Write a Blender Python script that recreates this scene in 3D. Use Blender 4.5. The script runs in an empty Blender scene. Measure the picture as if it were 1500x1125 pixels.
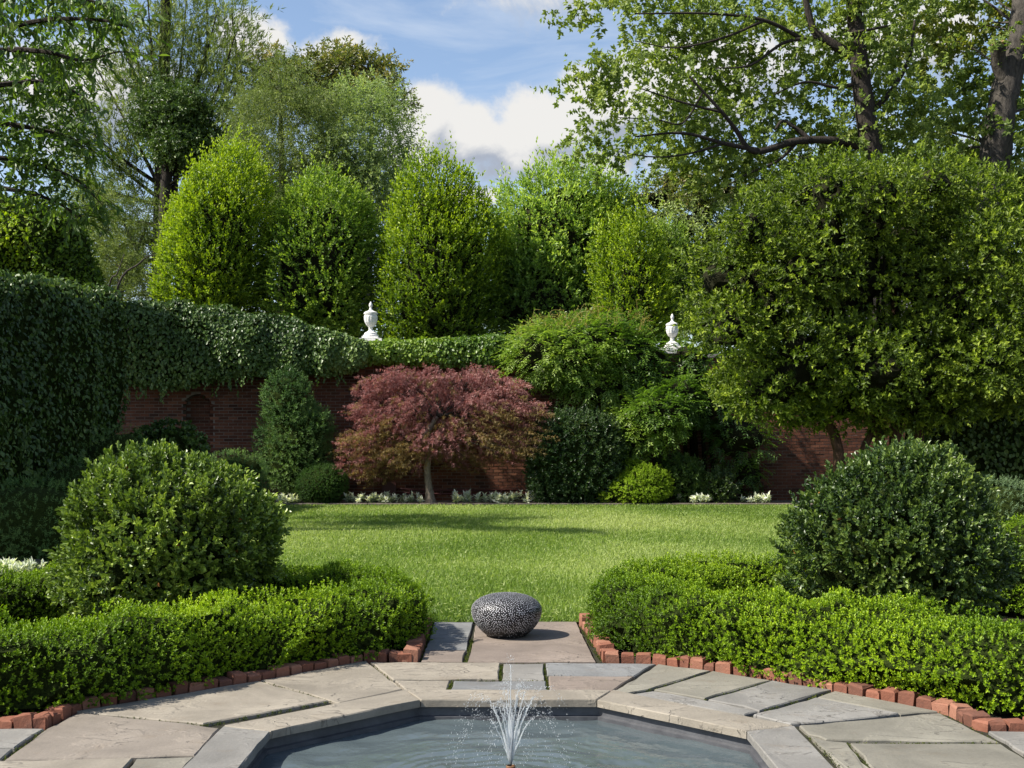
import bpy, math, numpy as np

# ---------------------------------------------------------------- camera, sky, sun, exposure
sc = bpy.context.scene
COL = sc.collection
FPX, CAMH, HZ, CX = 1697.0, 1.45, 645.0, 750.0      # focal length in px of a 1500 px frame, eye height, horizon row, centre column
cam_d = bpy.data.cameras.new("camera")
cam = bpy.data.objects.new("camera", cam_d)
COL.objects.link(cam)
cam.location = (0, 0, CAMH)
cam.rotation_euler = (math.radians(90), 0, 0)
cam_d.sensor_width = 36.0
cam_d.lens = 36.0 * FPX / 1500.0
cam_d.shift_y = (HZ - 562.5) / 1500.0
cam_d.clip_start, cam_d.clip_end = 0.1, 2000
sc.camera = cam

SUN_EL, SUN_AZ = math.radians(46), math.radians(-106)   # azimuth from +Y towards +X: the sun stands on the left, and a little behind the camera
to_sun = (math.cos(SUN_EL) * math.sin(SUN_AZ), math.cos(SUN_EL) * math.cos(SUN_AZ), math.sin(SUN_EL))
sun_d = bpy.data.lights.new("sun", 'SUN')
sun_d.energy, sun_d.angle, sun_d.color = 4.3, math.radians(1.0), (1.0, 0.94, 0.83)
sun = bpy.data.objects.new("sun", sun_d)
COL.objects.link(sun)
from mathutils import Vector
sun.rotation_euler = Vector(to_sun).to_track_quat('Z', 'Y').to_euler()

sc.view_settings.view_transform = 'Standard'
sc.view_settings.look = 'None'
sc.view_settings.exposure = 1.15
sc.view_settings.gamma = 1.0
sc.view_settings.use_curve_mapping = False
sc.cycles.use_denoising = True
sc.cycles.max_bounces = 8
sc.cycles.diffuse_bounces = 3
sc.cycles.transmission_bounces = 4
sc.cycles.transparent_max_bounces = 6


class NT:
    """A small helper for shader nodes."""
    def __init__(self, tree):
        self.t = tree
    def n(self, typ, ins=None, **props):
        nd = self.t.nodes.new(typ)
        for k, v in props.items():
            setattr(nd, k, v)
        for k, v in (ins or {}).items():
            if isinstance(v, bpy.types.NodeSocket):
                self.t.links.new(v, nd.inputs[k])
            else:
                nd.inputs[k].default_value = v
        return nd
    def math(self, op, a, b=None, clamp=False):
        nd = self.t.nodes.new('ShaderNodeMath')
        nd.operation = op
        nd.use_clamp = clamp
        for i, v in enumerate((a, b)):
            if v is None:
                continue
            if isinstance(v, bpy.types.NodeSocket):
                self.t.links.new(v, nd.inputs[i])
            else:
                nd.inputs[i].default_value = v
        return nd.outputs[0]
    def ramp(self, fac, stops):
        nd = self.t.nodes.new('ShaderNodeValToRGB')
        el = nd.color_ramp.elements
        el[0].position, el[0].color = stops[0][0], (*stops[0][1], 1)
        el[1].position, el[1].color = stops[-1][0], (*stops[-1][1], 1)
        for p, c in stops[1:-1]:
            e = el.new(p)
            e.color = (*c, 1)
        self.t.links.new(fac, nd.inputs[0])
        return nd.outputs[0]
    def mixc(self, fac, a, b, blend='MIX'):
        nd = self.t.nodes.new('ShaderNodeMix')
        nd.data_type, nd.blend_type = 'RGBA', blend
        for sock, v in ((nd.inputs[0], fac), (nd.inputs[6], a), (nd.inputs[7], b)):
            if isinstance(v, bpy.types.NodeSocket):
                self.t.links.new(v, sock)
            else:
                sock.default_value = v if not isinstance(v, tuple) or len(v) == 4 else (*v, 1)
        return nd.outputs[2]
    def link(self, a, b):
        self.t.links.new(a, b)


def direction(px, py):
    v = Vector(((px - CX) / FPX, 1.0, (HZ - py) / FPX))
    return v.normalized()


def make_world():
    w = bpy.data.worlds.new("World")
    sc.world = w
    w.use_nodes = True
    t = NT(w.node_tree)
    w.node_tree.nodes.clear()
    sky = t.n('ShaderNodeTexSky', sky_type='NISHITA', sun_disc=False)
    sky.sun_elevation, sky.sun_rotation = SUN_EL, SUN_AZ % (2 * math.pi)
    sky.altitude, sky.air_density, sky.dust_density, sky.ozone_density = 0.0, 1.0, 0.6, 2.0
    gen = t.n('ShaderNodeTexCoord').outputs['Generated']

    def density(vec):
        """cloud cover along a direction: broken cumulus all round, with the banks seen over the trees"""
        warp = t.n('ShaderNodeTexNoise', {'Vector': vec, 'Scale': 7.0, 'Detail': 3.0})
        wv = t.n('ShaderNodeVectorMath', {0: warp.outputs['Color'], 1: (0.5, 0.5, 0.5)}, operation='SUBTRACT').outputs[0]
        ws = t.n('ShaderNodeVectorMath', {0: wv, 3: 0.05}, operation='SCALE').outputs[0]
        v2 = t.n('ShaderNodeVectorMath', {0: vec, 1: ws}, operation='ADD').outputs[0]
        n1 = t.n('ShaderNodeTexNoise', {'Vector': v2, 'Scale': 3.6, 'Detail': 2.0, 'Roughness': 0.5}).outputs[0]
        n2 = t.n('ShaderNodeTexNoise', {'Vector': v2, 'Scale': 15.0, 'Detail': 8.0, 'Roughness': 0.62}).outputs[0]
        d = t.math('MULTIPLY', t.math('SUBTRACT', n1, 0.66), 2.2)
        for px, py, rx, rz, amp in CLOUDS:
            c = direction(px, py)
            off = t.n('ShaderNodeVectorMath', {0: vec, 1: tuple(c)}, operation='SUBTRACT').outputs[0]
            sc_ = t.n('ShaderNodeVectorMath', {0: off, 1: (FPX / rx, 6.0, FPX / rz)}, operation='MULTIPLY').outputs[0]
            ln = t.n('ShaderNodeVectorMath', {0: sc_}, operation='LENGTH').outputs[1]
            b = t.math('MULTIPLY', t.math('SUBTRACT', 1.0, ln), amp)
            d = t.math('MAXIMUM', d, t.math('MAXIMUM', b, -0.6))
        return t.math('ADD', d, t.math('MULTIPLY', t.math('SUBTRACT', n2, 0.5), 1.5))

    CLOUDS = [(690, 195, 75, 48, 0.7), (625, 165, 60, 58, 0.7), (612, 210, 60, 50, 0.6), (800, 190, 105, 62, 0.8), (900, 150, 100, 62, 0.8), (1010, 120, 160, 80, 0.8),
              (840, 235, 160, 34, 0.6), (480, 72, 75, 34, 0.55), (380, 60, 60, 40, 0.6), (120, 130, 120, 80, 0.5), (1330, 60, 110, 60, 0.6), (690, 290, 45, 16, 0.5)]
    d0 = density(gen)
    up = t.n('ShaderNodeVectorMath', {0: gen, 1: (-0.012, 0.0, 0.026)}, operation='ADD').outputs[0]
    d1 = density(up)
    cover = t.n('ShaderNodeMapRange', {'Value': d0, 'From Min': -0.06, 'From Max': 0.30}, interpolation_type='SMOOTHSTEP').outputs[0]
    lit = t.n('ShaderNodeMapRange', {'Value': t.math('SUBTRACT', d0, d1), 'From Min': -0.35, 'From Max': 0.22}, interpolation_type='SMOOTHSTEP').outputs[0]
    ccol = t.mixc(lit, (1.8, 2.0, 2.4), (3.75, 3.7, 3.6))
    # thin high cirrus
    cm = t.n('ShaderNodeMapping', {'Vector': gen, 'Scale': (3.0, 3.0, 16.0), 'Rotation': (0, 0.25, 0)}).outputs[0]
    cn = t.n('ShaderNodeTexNoise', {'Vector': cm, 'Scale': 1.6, 'Detail': 6.0, 'Roughness': 0.6, 'Distortion': 0.6}).outputs[0]
    cir = t.math('MULTIPLY', t.n('ShaderNodeMapRange', {'Value': cn, 'From Min': 0.46, 'From Max': 0.75}).outputs[0], 0.45)
    base = t.mixc(1.0, sky.outputs[0], (0.90, 0.84, 0.80), 'MULTIPLY')
    base = t.mixc(cir, base, (3.4, 3.7, 4.1))
    col = t.mixc(cover, base, ccol)
    bg = t.n('ShaderNodeBackground', {'Color': col, 'Strength': 0.105})
    out = t.n('ShaderNodeOutputWorld')
    t.link(bg.outputs[0], out.inputs[0])


make_world()

# ---------------------------------------------------------------- helpers
rng = np.random.default_rng(11)
U = lambda a, b, n=None: rng.uniform(a, b, n)


def W(px, py, d):
    """the point d metres in front of the camera seen at a pixel of the 1500 px photograph"""
    return np.array([(px - CX) / FPX * d, d, CAMH + (HZ - py) / FPX * d])


def G(px, py, z=0.0):
    d = FPX * (CAMH - z) / (py - HZ)
    return np.array([(px - CX) / FPX * d, d])


def norm(v):
    return v / np.maximum(np.linalg.norm(v, axis=-1, keepdims=True), 1e-9)


class MB:
    """collects pieces and links them as ONE mesh object"""
    def __init__(self):
        self.V, self.F, self.M, self.T, self.n = [], [], [], [], 0
    def add(self, V, F, mi=0, tint=None):
        V = np.asarray(V, np.float32).reshape(-1, 3)
        if not isinstance(F, list):
            F = [F]
        for f in F:
            f = np.asarray(f, np.int64)
            if f.size == 0:
                continue
            self.F.append(f + self.n)
            self.M.append(np.full(len(f), mi, np.int32))
            self.T.append(np.full(len(f), 0.5, np.float32) if tint is None else np.broadcast_to(np.asarray(tint, np.float32), (len(f),)))
        self.V.append(V)
        self.n += len(V)
        return self
    def mesh(self, name, mats, smooth=False):
        me = bpy.data.meshes.new(name)
        V = np.concatenate(self.V)
        loops = np.concatenate([f.ravel() for f in self.F]).astype(np.int32)
        tot = np.concatenate([np.full(len(f), f.shape[1]) for f in self.F])
        start = np.concatenate([[0], np.cumsum(tot)[:-1]]).astype(np.int32)
        me.vertices.add(len(V))
        me.vertices.foreach_set('co', V.ravel())
        me.loops.add(len(loops))
        me.loops.foreach_set('vertex_index', loops)
        me.polygons.add(len(tot))
        me.polygons.foreach_set('loop_start', start)
        me.polygons.foreach_set('material_index', np.concatenate(self.M))
        me.polygons.foreach_set('use_smooth', np.full(len(tot), smooth))
        at = me.attributes.new('tint', 'FLOAT', 'FACE')
        at.data.foreach_set('value', np.concatenate(self.T).astype(np.float32))
        for m in (mats if isinstance(mats, (list, tuple)) else [mats]):
            me.materials.append(m)
        me.update(calc_edges=True)
        return me
    def obj(self, name, mats, parent=None, smooth=False, **tags):
        o = bpy.data.objects.new(name, self.mesh(name, mats, smooth))
        COL.objects.link(o)
        if parent is not None:
            o.parent = parent
            o.matrix_parent_inverse = parent.matrix_world.inverted()
        for k, v in tags.items():
            o[k] = v
        return o


def link_mesh(name, me, parent=None, loc=(0, 0, 0), rot=(0, 0, 0), scale=(1, 1, 1), **tags):
    o = bpy.data.objects.new(name, me)
    COL.objects.link(o)
    o.location, o.rotation_euler, o.scale = loc, rot, scale
    if parent is not None:
        o.parent = parent
    for k, v in tags.items():
        o[k] = v
    return o


def thing(name, label, category, group=None):
    o = bpy.data.objects.new(name, None)
    COL.objects.link(o)
    o.empty_display_size = 0.2
    o['label'], o['category'] = label, category
    if group:
        o['group'] = group
    return o


def box(x0, x1, y0, y1, z0, z1):
    V = np.array([[x, y, z] for z in (z0, z1) for y in (y0, y1) for x in (x0, x1)], float)
    F = np.array([[0, 2, 3, 1], [4, 5, 7, 6], [0, 1, 5, 4], [2, 6, 7, 3], [0, 4, 6, 2], [1, 3, 7, 5]])
    return V, F


def tube(pts, rad, n=8, wob=0.0):
    pts = np.asarray(pts, float)
    rad = np.broadcast_to(np.asarray(rad, float), (len(pts),))
    d = norm(np.gradient(pts, axis=0))
    ref = np.array([0.31, 0.2, 0.93]) if abs(d[0][2]) < 0.8 else np.array([0.2, 0.95, 0.1])
    e1 = norm(np.cross(d, ref))
    e2 = np.cross(d, e1)
    a = np.linspace(0, 2 * np.pi, n, endpoint=False)
    r = rad[:, None] * (1 + wob * rng.normal(size=(len(pts), n)))
    V = pts[:, None] + r[..., None] * (np.cos(a)[None, :, None] * e1[:, None] + np.sin(a)[None, :, None] * e2[:, None])
    m = len(pts)
    i = np.arange(m - 1)[:, None] * n
    j = np.arange(n)[None]
    k = (j + 1) % n
    F = np.stack([i + j, i + k, i + n + k, i + n + j], -1).reshape(-1, 4)
    V = np.concatenate([V.reshape(-1, 3), pts[:1], pts[-1:]])
    c0, c1 = m * n, m * n + 1
    jj = np.arange(n)
    T0 = np.stack([np.full(n, c0), (jj + 1) % n, jj], -1)
    T1 = np.stack([np.full(n, c1), (m - 1) * n + jj, (m - 1) * n + (jj + 1) % n], -1)
    return V, [F, np.concatenate([T0, T1])]


def smooth_path(pts, k=6):
    """Catmull-Rom through the points"""
    P = np.asarray(pts, float)
    P = np.concatenate([[2 * P[0] - P[1]], P, [2 * P[-1] - P[-2]]])
    out = []
    for i in range(1, len(P) - 2):
        for t in np.linspace(0, 1, k, endpoint=False):
            a, b, c, d = P[i - 1], P[i], P[i + 1], P[i + 2]
            out.append(0.5 * (2 * b + (c - a) * t + (2 * a - 5 * b + 4 * c - d) * t * t + (3 * b - a - 3 * c + d) * t ** 3))
    out.append(P[-2])
    return np.array(out)


def lathe(prof, n=32, ribs=None):
    """prof: (r, z) rows"""
    a = np.linspace(0, 2 * np.pi, n, endpoint=False)
    V = []
    for i, (r, z) in enumerate(prof):
        k = 1 + (ribs[i] * (np.abs(np.sin(a * 6)) - 0.5) if ribs is not None else 0 * a)
        V.append(np.stack([r * k * np.cos(a), r * k * np.sin(a), np.full(n, z)], -1))
    m = len(prof)
    i = np.arange(m - 1)[:, None] * n
    j = np.arange(n)[None]
    F = np.stack([i + j, i + (j + 1) % n, i + n + (j + 1) % n, i + n + j], -1).reshape(-1, 4)
    return np.concatenate(V), F


def ico(sub):
    p = (1 + 5 ** 0.5) / 2
    V = [(-1, p, 0), (1, p, 0), (-1, -p, 0), (1, -p, 0), (0, -1, p), (0, 1, p), (0, -1, -p), (0, 1, -p), (p, 0, -1), (p, 0, 1), (-p, 0, -1), (-p, 0, 1)]
    V = [tuple(np.array(v) / np.linalg.norm(v)) for v in V]
    F = [(0, 11, 5), (0, 5, 1), (0, 1, 7), (0, 7, 10), (0, 10, 11), (1, 5, 9), (5, 11, 4), (11, 10, 2), (10, 7, 6), (7, 1, 8), (3, 9, 4), (3, 4, 2), (3, 2, 6), (3, 6, 8), (3, 8, 9), (4, 9, 5), (2, 4, 11), (6, 2, 10), (8, 6, 7), (9, 8, 1)]
    for _ in range(sub):
        mid, nf = {}, []
        def m(a, b):
            k = (min(a, b), max(a, b))
            if k not in mid:
                q = np.array(V[a]) + np.array(V[b])
                V.append(tuple(q / np.linalg.norm(q)))
                mid[k] = len(V) - 1
            return mid[k]
        for a, b, c in F:
            x, y, z = m(a, b), m(b, c), m(c, a)
            nf += [(a, x, z), (b, y, x), (c, z, y), (x, y, z)]
        F = nf
    return np.array(V), np.array(F)


ICO = [ico(i) for i in range(5)]
OCT = (np.array([[1., 0, 0], [-1, 0, 0], [0, 1, 0], [0, -1, 0], [0, 0, 1], [0, 0, -1]]), np.array([[0, 2, 4], [2, 1, 4], [1, 3, 4], [3, 0, 4], [2, 0, 5], [1, 2, 5], [3, 1, 5], [0, 3, 5]]))


class Wob:
    """smooth random field in space: a sum of sines"""
    def __init__(self, freq, seed, octaves=3):
        r = np.random.default_rng(seed)
        self.k = np.concatenate([norm(r.normal(size=(7, 3))) * freq * 2 ** o for o in range(octaves)])
        self.p = r.uniform(0, 6.28, len(self.k))
        self.a = np.concatenate([np.full(7, 0.5 ** o) for o in range(octaves)]) / 2.0
    def __call__(self, x):
        return (np.sin(x @ self.k.T + self.p) * self.a).sum(-1)


# ---------------------------------------------------------------- foliage
def leaves(mb, base, d, nrm, L, Wd, tint, shape='diamond', fold=0.25, mi=0):
    """one small folded blade per row"""
    n = len(base)
    if n == 0:
        return
    d = norm(d)
    nrm = norm(nrm - (nrm * d).sum(-1, keepdims=True) * d)
    s = np.cross(d, nrm)
    L = np.broadcast_to(np.asarray(L, float), (n,))[:, None]
    Wd = np.broadcast_to(np.asarray(Wd, float), (n,))[:, None]
    tint = np.broadcast_to(np.asarray(tint, float), (n,))
    if shape == 'diamond':
        lift = nrm * Wd * fold
        V = np.stack([base, base + d * L * 0.45 + s * Wd * 0.5 + lift, base + d * L - nrm * L * 0.06, base + d * L * 0.45 - s * Wd * 0.5 + lift], 1)
        i = np.arange(n)[:, None] * 4
        F = np.concatenate([i + [0, 1, 2], i + [0, 2, 3]])
        mb.add(V.reshape(-1, 3), F, mi, np.concatenate([tint, tint]))
    elif shape == 'oval':
        lift = nrm * Wd * fold
        dr = -nrm * L * 0.12
        V = np.stack([base, base + d * L * 0.28 + s * Wd * 0.46 + lift, base + d * L * 0.7 + s * Wd * 0.38 + lift + dr * 0.4, base + d * L + dr,
                      base + d * L * 0.7 - s * Wd * 0.38 + lift + dr * 0.4, base + d * L * 0.28 - s * Wd * 0.46 + lift], 1)
        i = np.arange(n)[:, None] * 6
        F = np.concatenate([i + [0, 1, 2, 3], i + [0, 3, 4, 5]])
        mb.add(V.reshape(-1, 3), F, mi, np.concatenate([tint, tint]))
    elif shape == 'blade':
        V = np.stack([base - s * Wd * 0.5, base + s * Wd * 0.5, base + d * L], 1)
        i = np.arange(n)[:, None] * 3
        mb.add(V.reshape(-1, 3), i + [0, 1, 2], mi, tint)


def palmate(mb, base, d, nrm, L, lobes, wr, tint, fold=0.15, mi=0):
    """lobed leaf: narrow blades fanned from the stalk; lobes = (angle, length) rows"""
    d = norm(d)
    nrm = norm(nrm - (nrm * d).sum(-1, keepdims=True) * d)
    s = np.cross(d, nrm)
    for ang, ln in lobes:
        a = math.radians(ang)
        leaves(mb, base, d * math.cos(a) + s * math.sin(a) - nrm * 0.12, nrm, L * ln, L * ln * wr, tint, 'diamond', fold, mi)


def sprigs(mb, p, a, size, K, L, Wd, tint, inc=(25, 75), shape='diamond', fold=0.25, jit=0.25, lobes=None, u0=0.1, newtip=0.3, mi=0, gravity=0.0):
    """K leaves set spirally round every shoot that starts at p and points along a"""
    N = len(p)
    if N == 0:
        return
    a = norm(a)
    size = np.broadcast_to(np.asarray(size, float), (N,))
    ref = np.where(np.abs(a[:, 2:3]) < 0.85, np.array([[0., 0., 1.]]), np.array([[1., 0., 0.]]))
    e1 = norm(np.cross(a, ref))
    e2 = np.cross(a, e1)
    ph0 = U(0, 6.28, N)
    for k in range(K):
        u = u0 + (1 - u0) * (k + 0.5) / K
        ph = ph0 + k * 2.4 + U(-.4, .4, N)
        ic = np.radians(inc[1] + (inc[0] - inc[1]) * u + U(-14, 14, N))[:, None]
        r = np.cos(ph)[:, None] * e1 + np.sin(ph)[:, None] * e2
        d = np.cos(ic) * a + np.sin(ic) * r + rng.normal(size=(N, 3)) * jit * 0.5
        d[:, 2] -= gravity
        nr = np.sin(ic) * a - np.cos(ic) * r + rng.normal(size=(N, 3)) * jit
        base = p + a * (size * u)[:, None] + rng.normal(size=(N, 3)) * (size * 0.04)[:, None]
        sc_ = U(0.7, 1.15, N) * (0.75 + 0.25 * math.sin(math.pi * min(u, 0.8)))
        tt = np.clip(tint + newtip * (u - 0.5) + U(-.16, .16, N), 0, 1)
        if lobes is None:
            leaves(mb, base, d, nr, L * sc_, Wd * sc_, tt, shape, fold, mi)
        else:
            palmate(mb, base, d, nr, L * sc_, lobes, Wd, tt, fold, mi)


def thin_back(p, nrm, keep=0.3):
    """fewer shoots where the crown turns away from the garden"""
    view = norm(p - np.array([0, 0, CAMH]))
    return ((nrm * view).sum(-1) < 0.25) | (U(0, 1, len(p)) < keep)


class Blob:
    """a lumpy ellipsoid crown"""
    def __init__(self, c, r, lump=0.1, freq=3.0, seed=0, zmin=None, power=1.0, taper=0.0):
        self.c, self.r, self.lump, self.w, self.zmin, self.power, self.taper = np.asarray(c, float), np.asarray(r, float), lump, Wob(freq, seed), zmin, power, taper
    def surf(self, d):
        q = np.sign(d) * np.abs(d) ** self.power if self.power != 1 else d
        m = 1 + self.lump * self.w(d)
        q = q * m[:, None]
        if self.taper:
            q = q * np.stack([1 - self.taper * q[:, 2], 1 - self.taper * q[:, 2], np.ones(len(q))], -1)
        return q
    def points(self, n, depth=0.25, keep=0.3):
        d = norm(rng.normal(size=(n, 3)))
        t = 1 - depth * U(0, 1, n) ** 1.6
        p = self.c + self.r * self.surf(d) * t[:, None]
        nr = norm(d / self.r)
        ok = thin_back(p, nr, keep)
        if self.zmin is not None:
            ok &= p[:, 2] > self.zmin
        return p[ok], nr[ok]
    def core(self, k=0.82, sub=3):
        V, F = ICO[sub]
        P = self.c + self.r * self.surf(V) * k
        if self.zmin is not None:
            P[:, 2] = np.maximum(P[:, 2], self.zmin - 0.02)
        return P, F


class Loft:
    """a long lumpy body (hedge, ivy on a wall): centre path, half widths, half heights"""
    def __init__(self, path, hw, hh, expo=0.6, lump=0.12, freq=4.0, seed=0, cap=True, rough=None):
        self.P = np.asarray(path, float)
        m = len(self.P)
        self.hw, self.hh = np.broadcast_to(np.asarray(hw, float), (m,)).copy(), np.broadcast_to(np.asarray(hh, float), (m,)).copy()
        self.expo, self.lump, self.w, self.cap = expo, lump, Wob(freq, seed, 2), cap
        d = np.gradient(self.P, axis=0)
        d[:, 2] = 0
        d = norm(d)
        self.side = np.stack([d[:, 1], -d[:, 0], 0 * d[:, 0]], -1)
        self.s = np.concatenate([[0], np.cumsum(np.linalg.norm(np.diff(self.P, axis=0), axis=1))])
        self.dir = d
    def at(self, s, th, k=1.0):
        f = lambda a: np.interp(s, self.s, a)
        c = np.stack([f(self.P[:, i]) for i in range(3)], -1)
        sd = norm(np.stack([f(self.side[:, i]) for i in range(3)], -1))
        dr = norm(np.stack([f(self.dir[:, i]) for i in range(3)], -1))
        hw, hh = f(self.hw), f(self.hh)
        e = np.ones_like(s)
        if self.cap:
            q = np.minimum(s, self.s[-1] - s) / np.maximum(hw, 1e-3) / 0.9
            e = np.sqrt(np.clip(1 - (1 - np.clip(q, 0, 1)) ** 2, 0.0, 1))
        cx, cz = np.cos(th), np.sin(th)
        ex = np.sign(cx) * np.abs(cx) ** self.expo
        ez = np.sign(cz) * np.abs(cz) ** self.expo
        p = c + sd * (hw * ex * e)[:, None]
        p[:, 2] += hh * ez * (0.35 + 0.65 * e)
        nr = sd * (cx / np.maximum(hw, .05))[:, None]
        nr[:, 2] += cz / np.maximum(hh, .05)
        end = np.where(s < self.s[-1] / 2, -1.0, 1.0) * np.sqrt(np.clip(1 - e ** 2, 0, 1))
        nr = norm(norm(nr) + dr * (end * 1.2)[:, None])
        b = np.clip(1 - np.abs(self.w(p)), 0.3, 1.0)   # rounded lumps with creases between
        p = p + nr * (self.lump * (b - 0.5))[:, None] * 1.6 - (1 - k) * (p - c)
        return p, nr
    def arc(self, t0, t1):
        tg = np.linspace(t0, t1, 1200)
        g_ = np.geomspace(1e-8, 0.01, 60)
        tg = np.concatenate([tg] + [q + sg * g_ for q in (0, math.pi / 2, math.pi, 1.5 * math.pi, 2 * math.pi) for sg in (-1, 1)])
        tg = np.sort(tg[(tg >= t0) & (tg <= t1)])
        ex = np.sign(np.cos(tg)) * np.abs(np.cos(tg)) ** self.expo * self.hw.mean()
        ez = np.sign(np.sin(tg)) * np.abs(np.sin(tg)) ** self.expo * self.hh.mean()
        return tg, np.concatenate([[0], np.cumsum(np.hypot(np.diff(ex), np.diff(ez)))])
    def points(self, n, depth=0.08, zmin=0.02, keep=0.35, th=(-0.5, 3.64)):
        s = U(0, self.s[-1], n)
        tg, al = self.arc(*th)
        t = np.interp(U(0, al[-1], n), al, tg)
        p, nr = self.at(s, t)
        p = p - nr * (depth * U(0, 1, n) ** 1.5)[:, None]
        ok = (p[:, 2] > zmin) & thin_back(p, nr, keep)
        return p[ok], nr[ok]
    def core(self, inset=0.1, ns=90, nt=44, zmin=0.0):
        s = np.linspace(0, self.s[-1], ns)
        tg, al = self.arc(0, 2 * np.pi)
        t = np.interp(np.linspace(0, al[-1], nt, endpoint=False), al, tg)
        S, T = np.meshgrid(s, t, indexing='ij')
        p, nr = self.at(S.ravel(), T.ravel())
        p = p - nr * inset
        p[:, 2] = np.maximum(p[:, 2], zmin)
        i = np.arange(ns - 1)[:, None] * nt
        j = np.arange(nt)[None]
        F = np.stack([i + j, i + (j + 1) % nt, i + nt + (j + 1) % nt, i + nt + j], -1).reshape(-1, 4)
        return p, F


def in_poly(x, y, poly):
    poly = np.asarray(poly, float)
    c = np.zeros(len(x), bool)
    j = len(poly) - 1
    for i in range(len(poly)):
        xi, yi, xj, yj = *poly[i], *poly[j]
        hit = ((yi > y) != (yj > y)) & (x < (xj - xi) * (y - yi) / (yj - yi + 1e-12) + xi)
        c ^= hit
        j = i
    return c


def clump_centres(poly, n, d0, d1, gap):
    """clump centres that fill a crown whose outline is known, spread over its depth d0..d1"""
    poly = np.asarray(poly, float)
    lo, hi = poly.min(0), poly.max(0)
    out = []
    for _ in range(n * 60):
        x, y = U(lo[0], hi[0]), U(lo[1], hi[1])
        if not in_poly(np.array([x]), np.array([y]), poly)[0]:
            continue
        if all((x - a) ** 2 + (y - b) ** 2 > gap ** 2 for a, b, _ in out):
            out.append((x, y, U(d0, d1)))
        if len(out) >= n:
            break
    return [W(*o) for o in out]


# ---------------------------------------------------------------- materials
def new_mat(name):
    m = bpy.data.materials.new(name)
    m.use_nodes = True
    m.node_tree.nodes.clear()
    t = NT(m.node_tree)
    out = t.n('ShaderNodeOutputMaterial')
    return m, t, out


def leaf_mat(name, c0, c1, c2, rough=0.45, transl=0.3, spec=0.4, tcol=(1.25, 1.35, 0.55)):
    m, t, out = new_mat(name)
    at = t.n('ShaderNodeAttribute', attribute_name='tint').outputs['Fac']
    col = t.ramp(at, [(0.0, c0), (0.5, c1), (1.0, c2)])
    col = t.mixc(1.0, col, (1.12, 1.06, 0.80), 'MULTIPLY')
    p = t.n('ShaderNodeBsdfPrincipled', {'Base Color': col, 'Roughness': rough + 0.1, 'Specular IOR Level': spec * 0.55})
    tc = t.mixc(1.0, col, tuple(min(c * transl * 2.4, 1.0) for c in tcol), 'MULTIPLY')
    tr = t.n('ShaderNodeBsdfTranslucent', {'Color': tc})
    mx = t.n('ShaderNodeAddShader', {0: p.outputs[0], 1: tr.outputs[0]})
    t.link(mx.outputs[0], out.inputs[0])
    return m


def noise_mat(name, c0, c1, scale=8.0, rough=0.85, bump=0.3, detail=6.0, spec=0.3, stretch=(1, 1, 1), dist=0.02):
    m, t, out = new_mat(name)
    co = t.n('ShaderNodeTexCoord').outputs['Object']
    mp = t.n('ShaderNodeMapping', {'Vector': co, 'Scale': stretch}).outputs[0]
    n = t.n('ShaderNodeTexNoise', {'Vector': mp, 'Scale': scale, 'Detail': detail, 'Roughness': 0.65})
    col = t.ramp(n.outputs[0], [(0.3, c0), (0.7, c1)])
    b = t.n('ShaderNodeBump', {'Height': n.outputs[0], 'Strength': bump, 'Distance': dist})
    p = t.n('ShaderNodeBsdfPrincipled', {'Base Color': col, 'Roughness': rough, 'Specular IOR Level': spec, 'Normal': b.outputs[0]})
    t.link(p.outputs[0], out.inputs[0])
    return m


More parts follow.
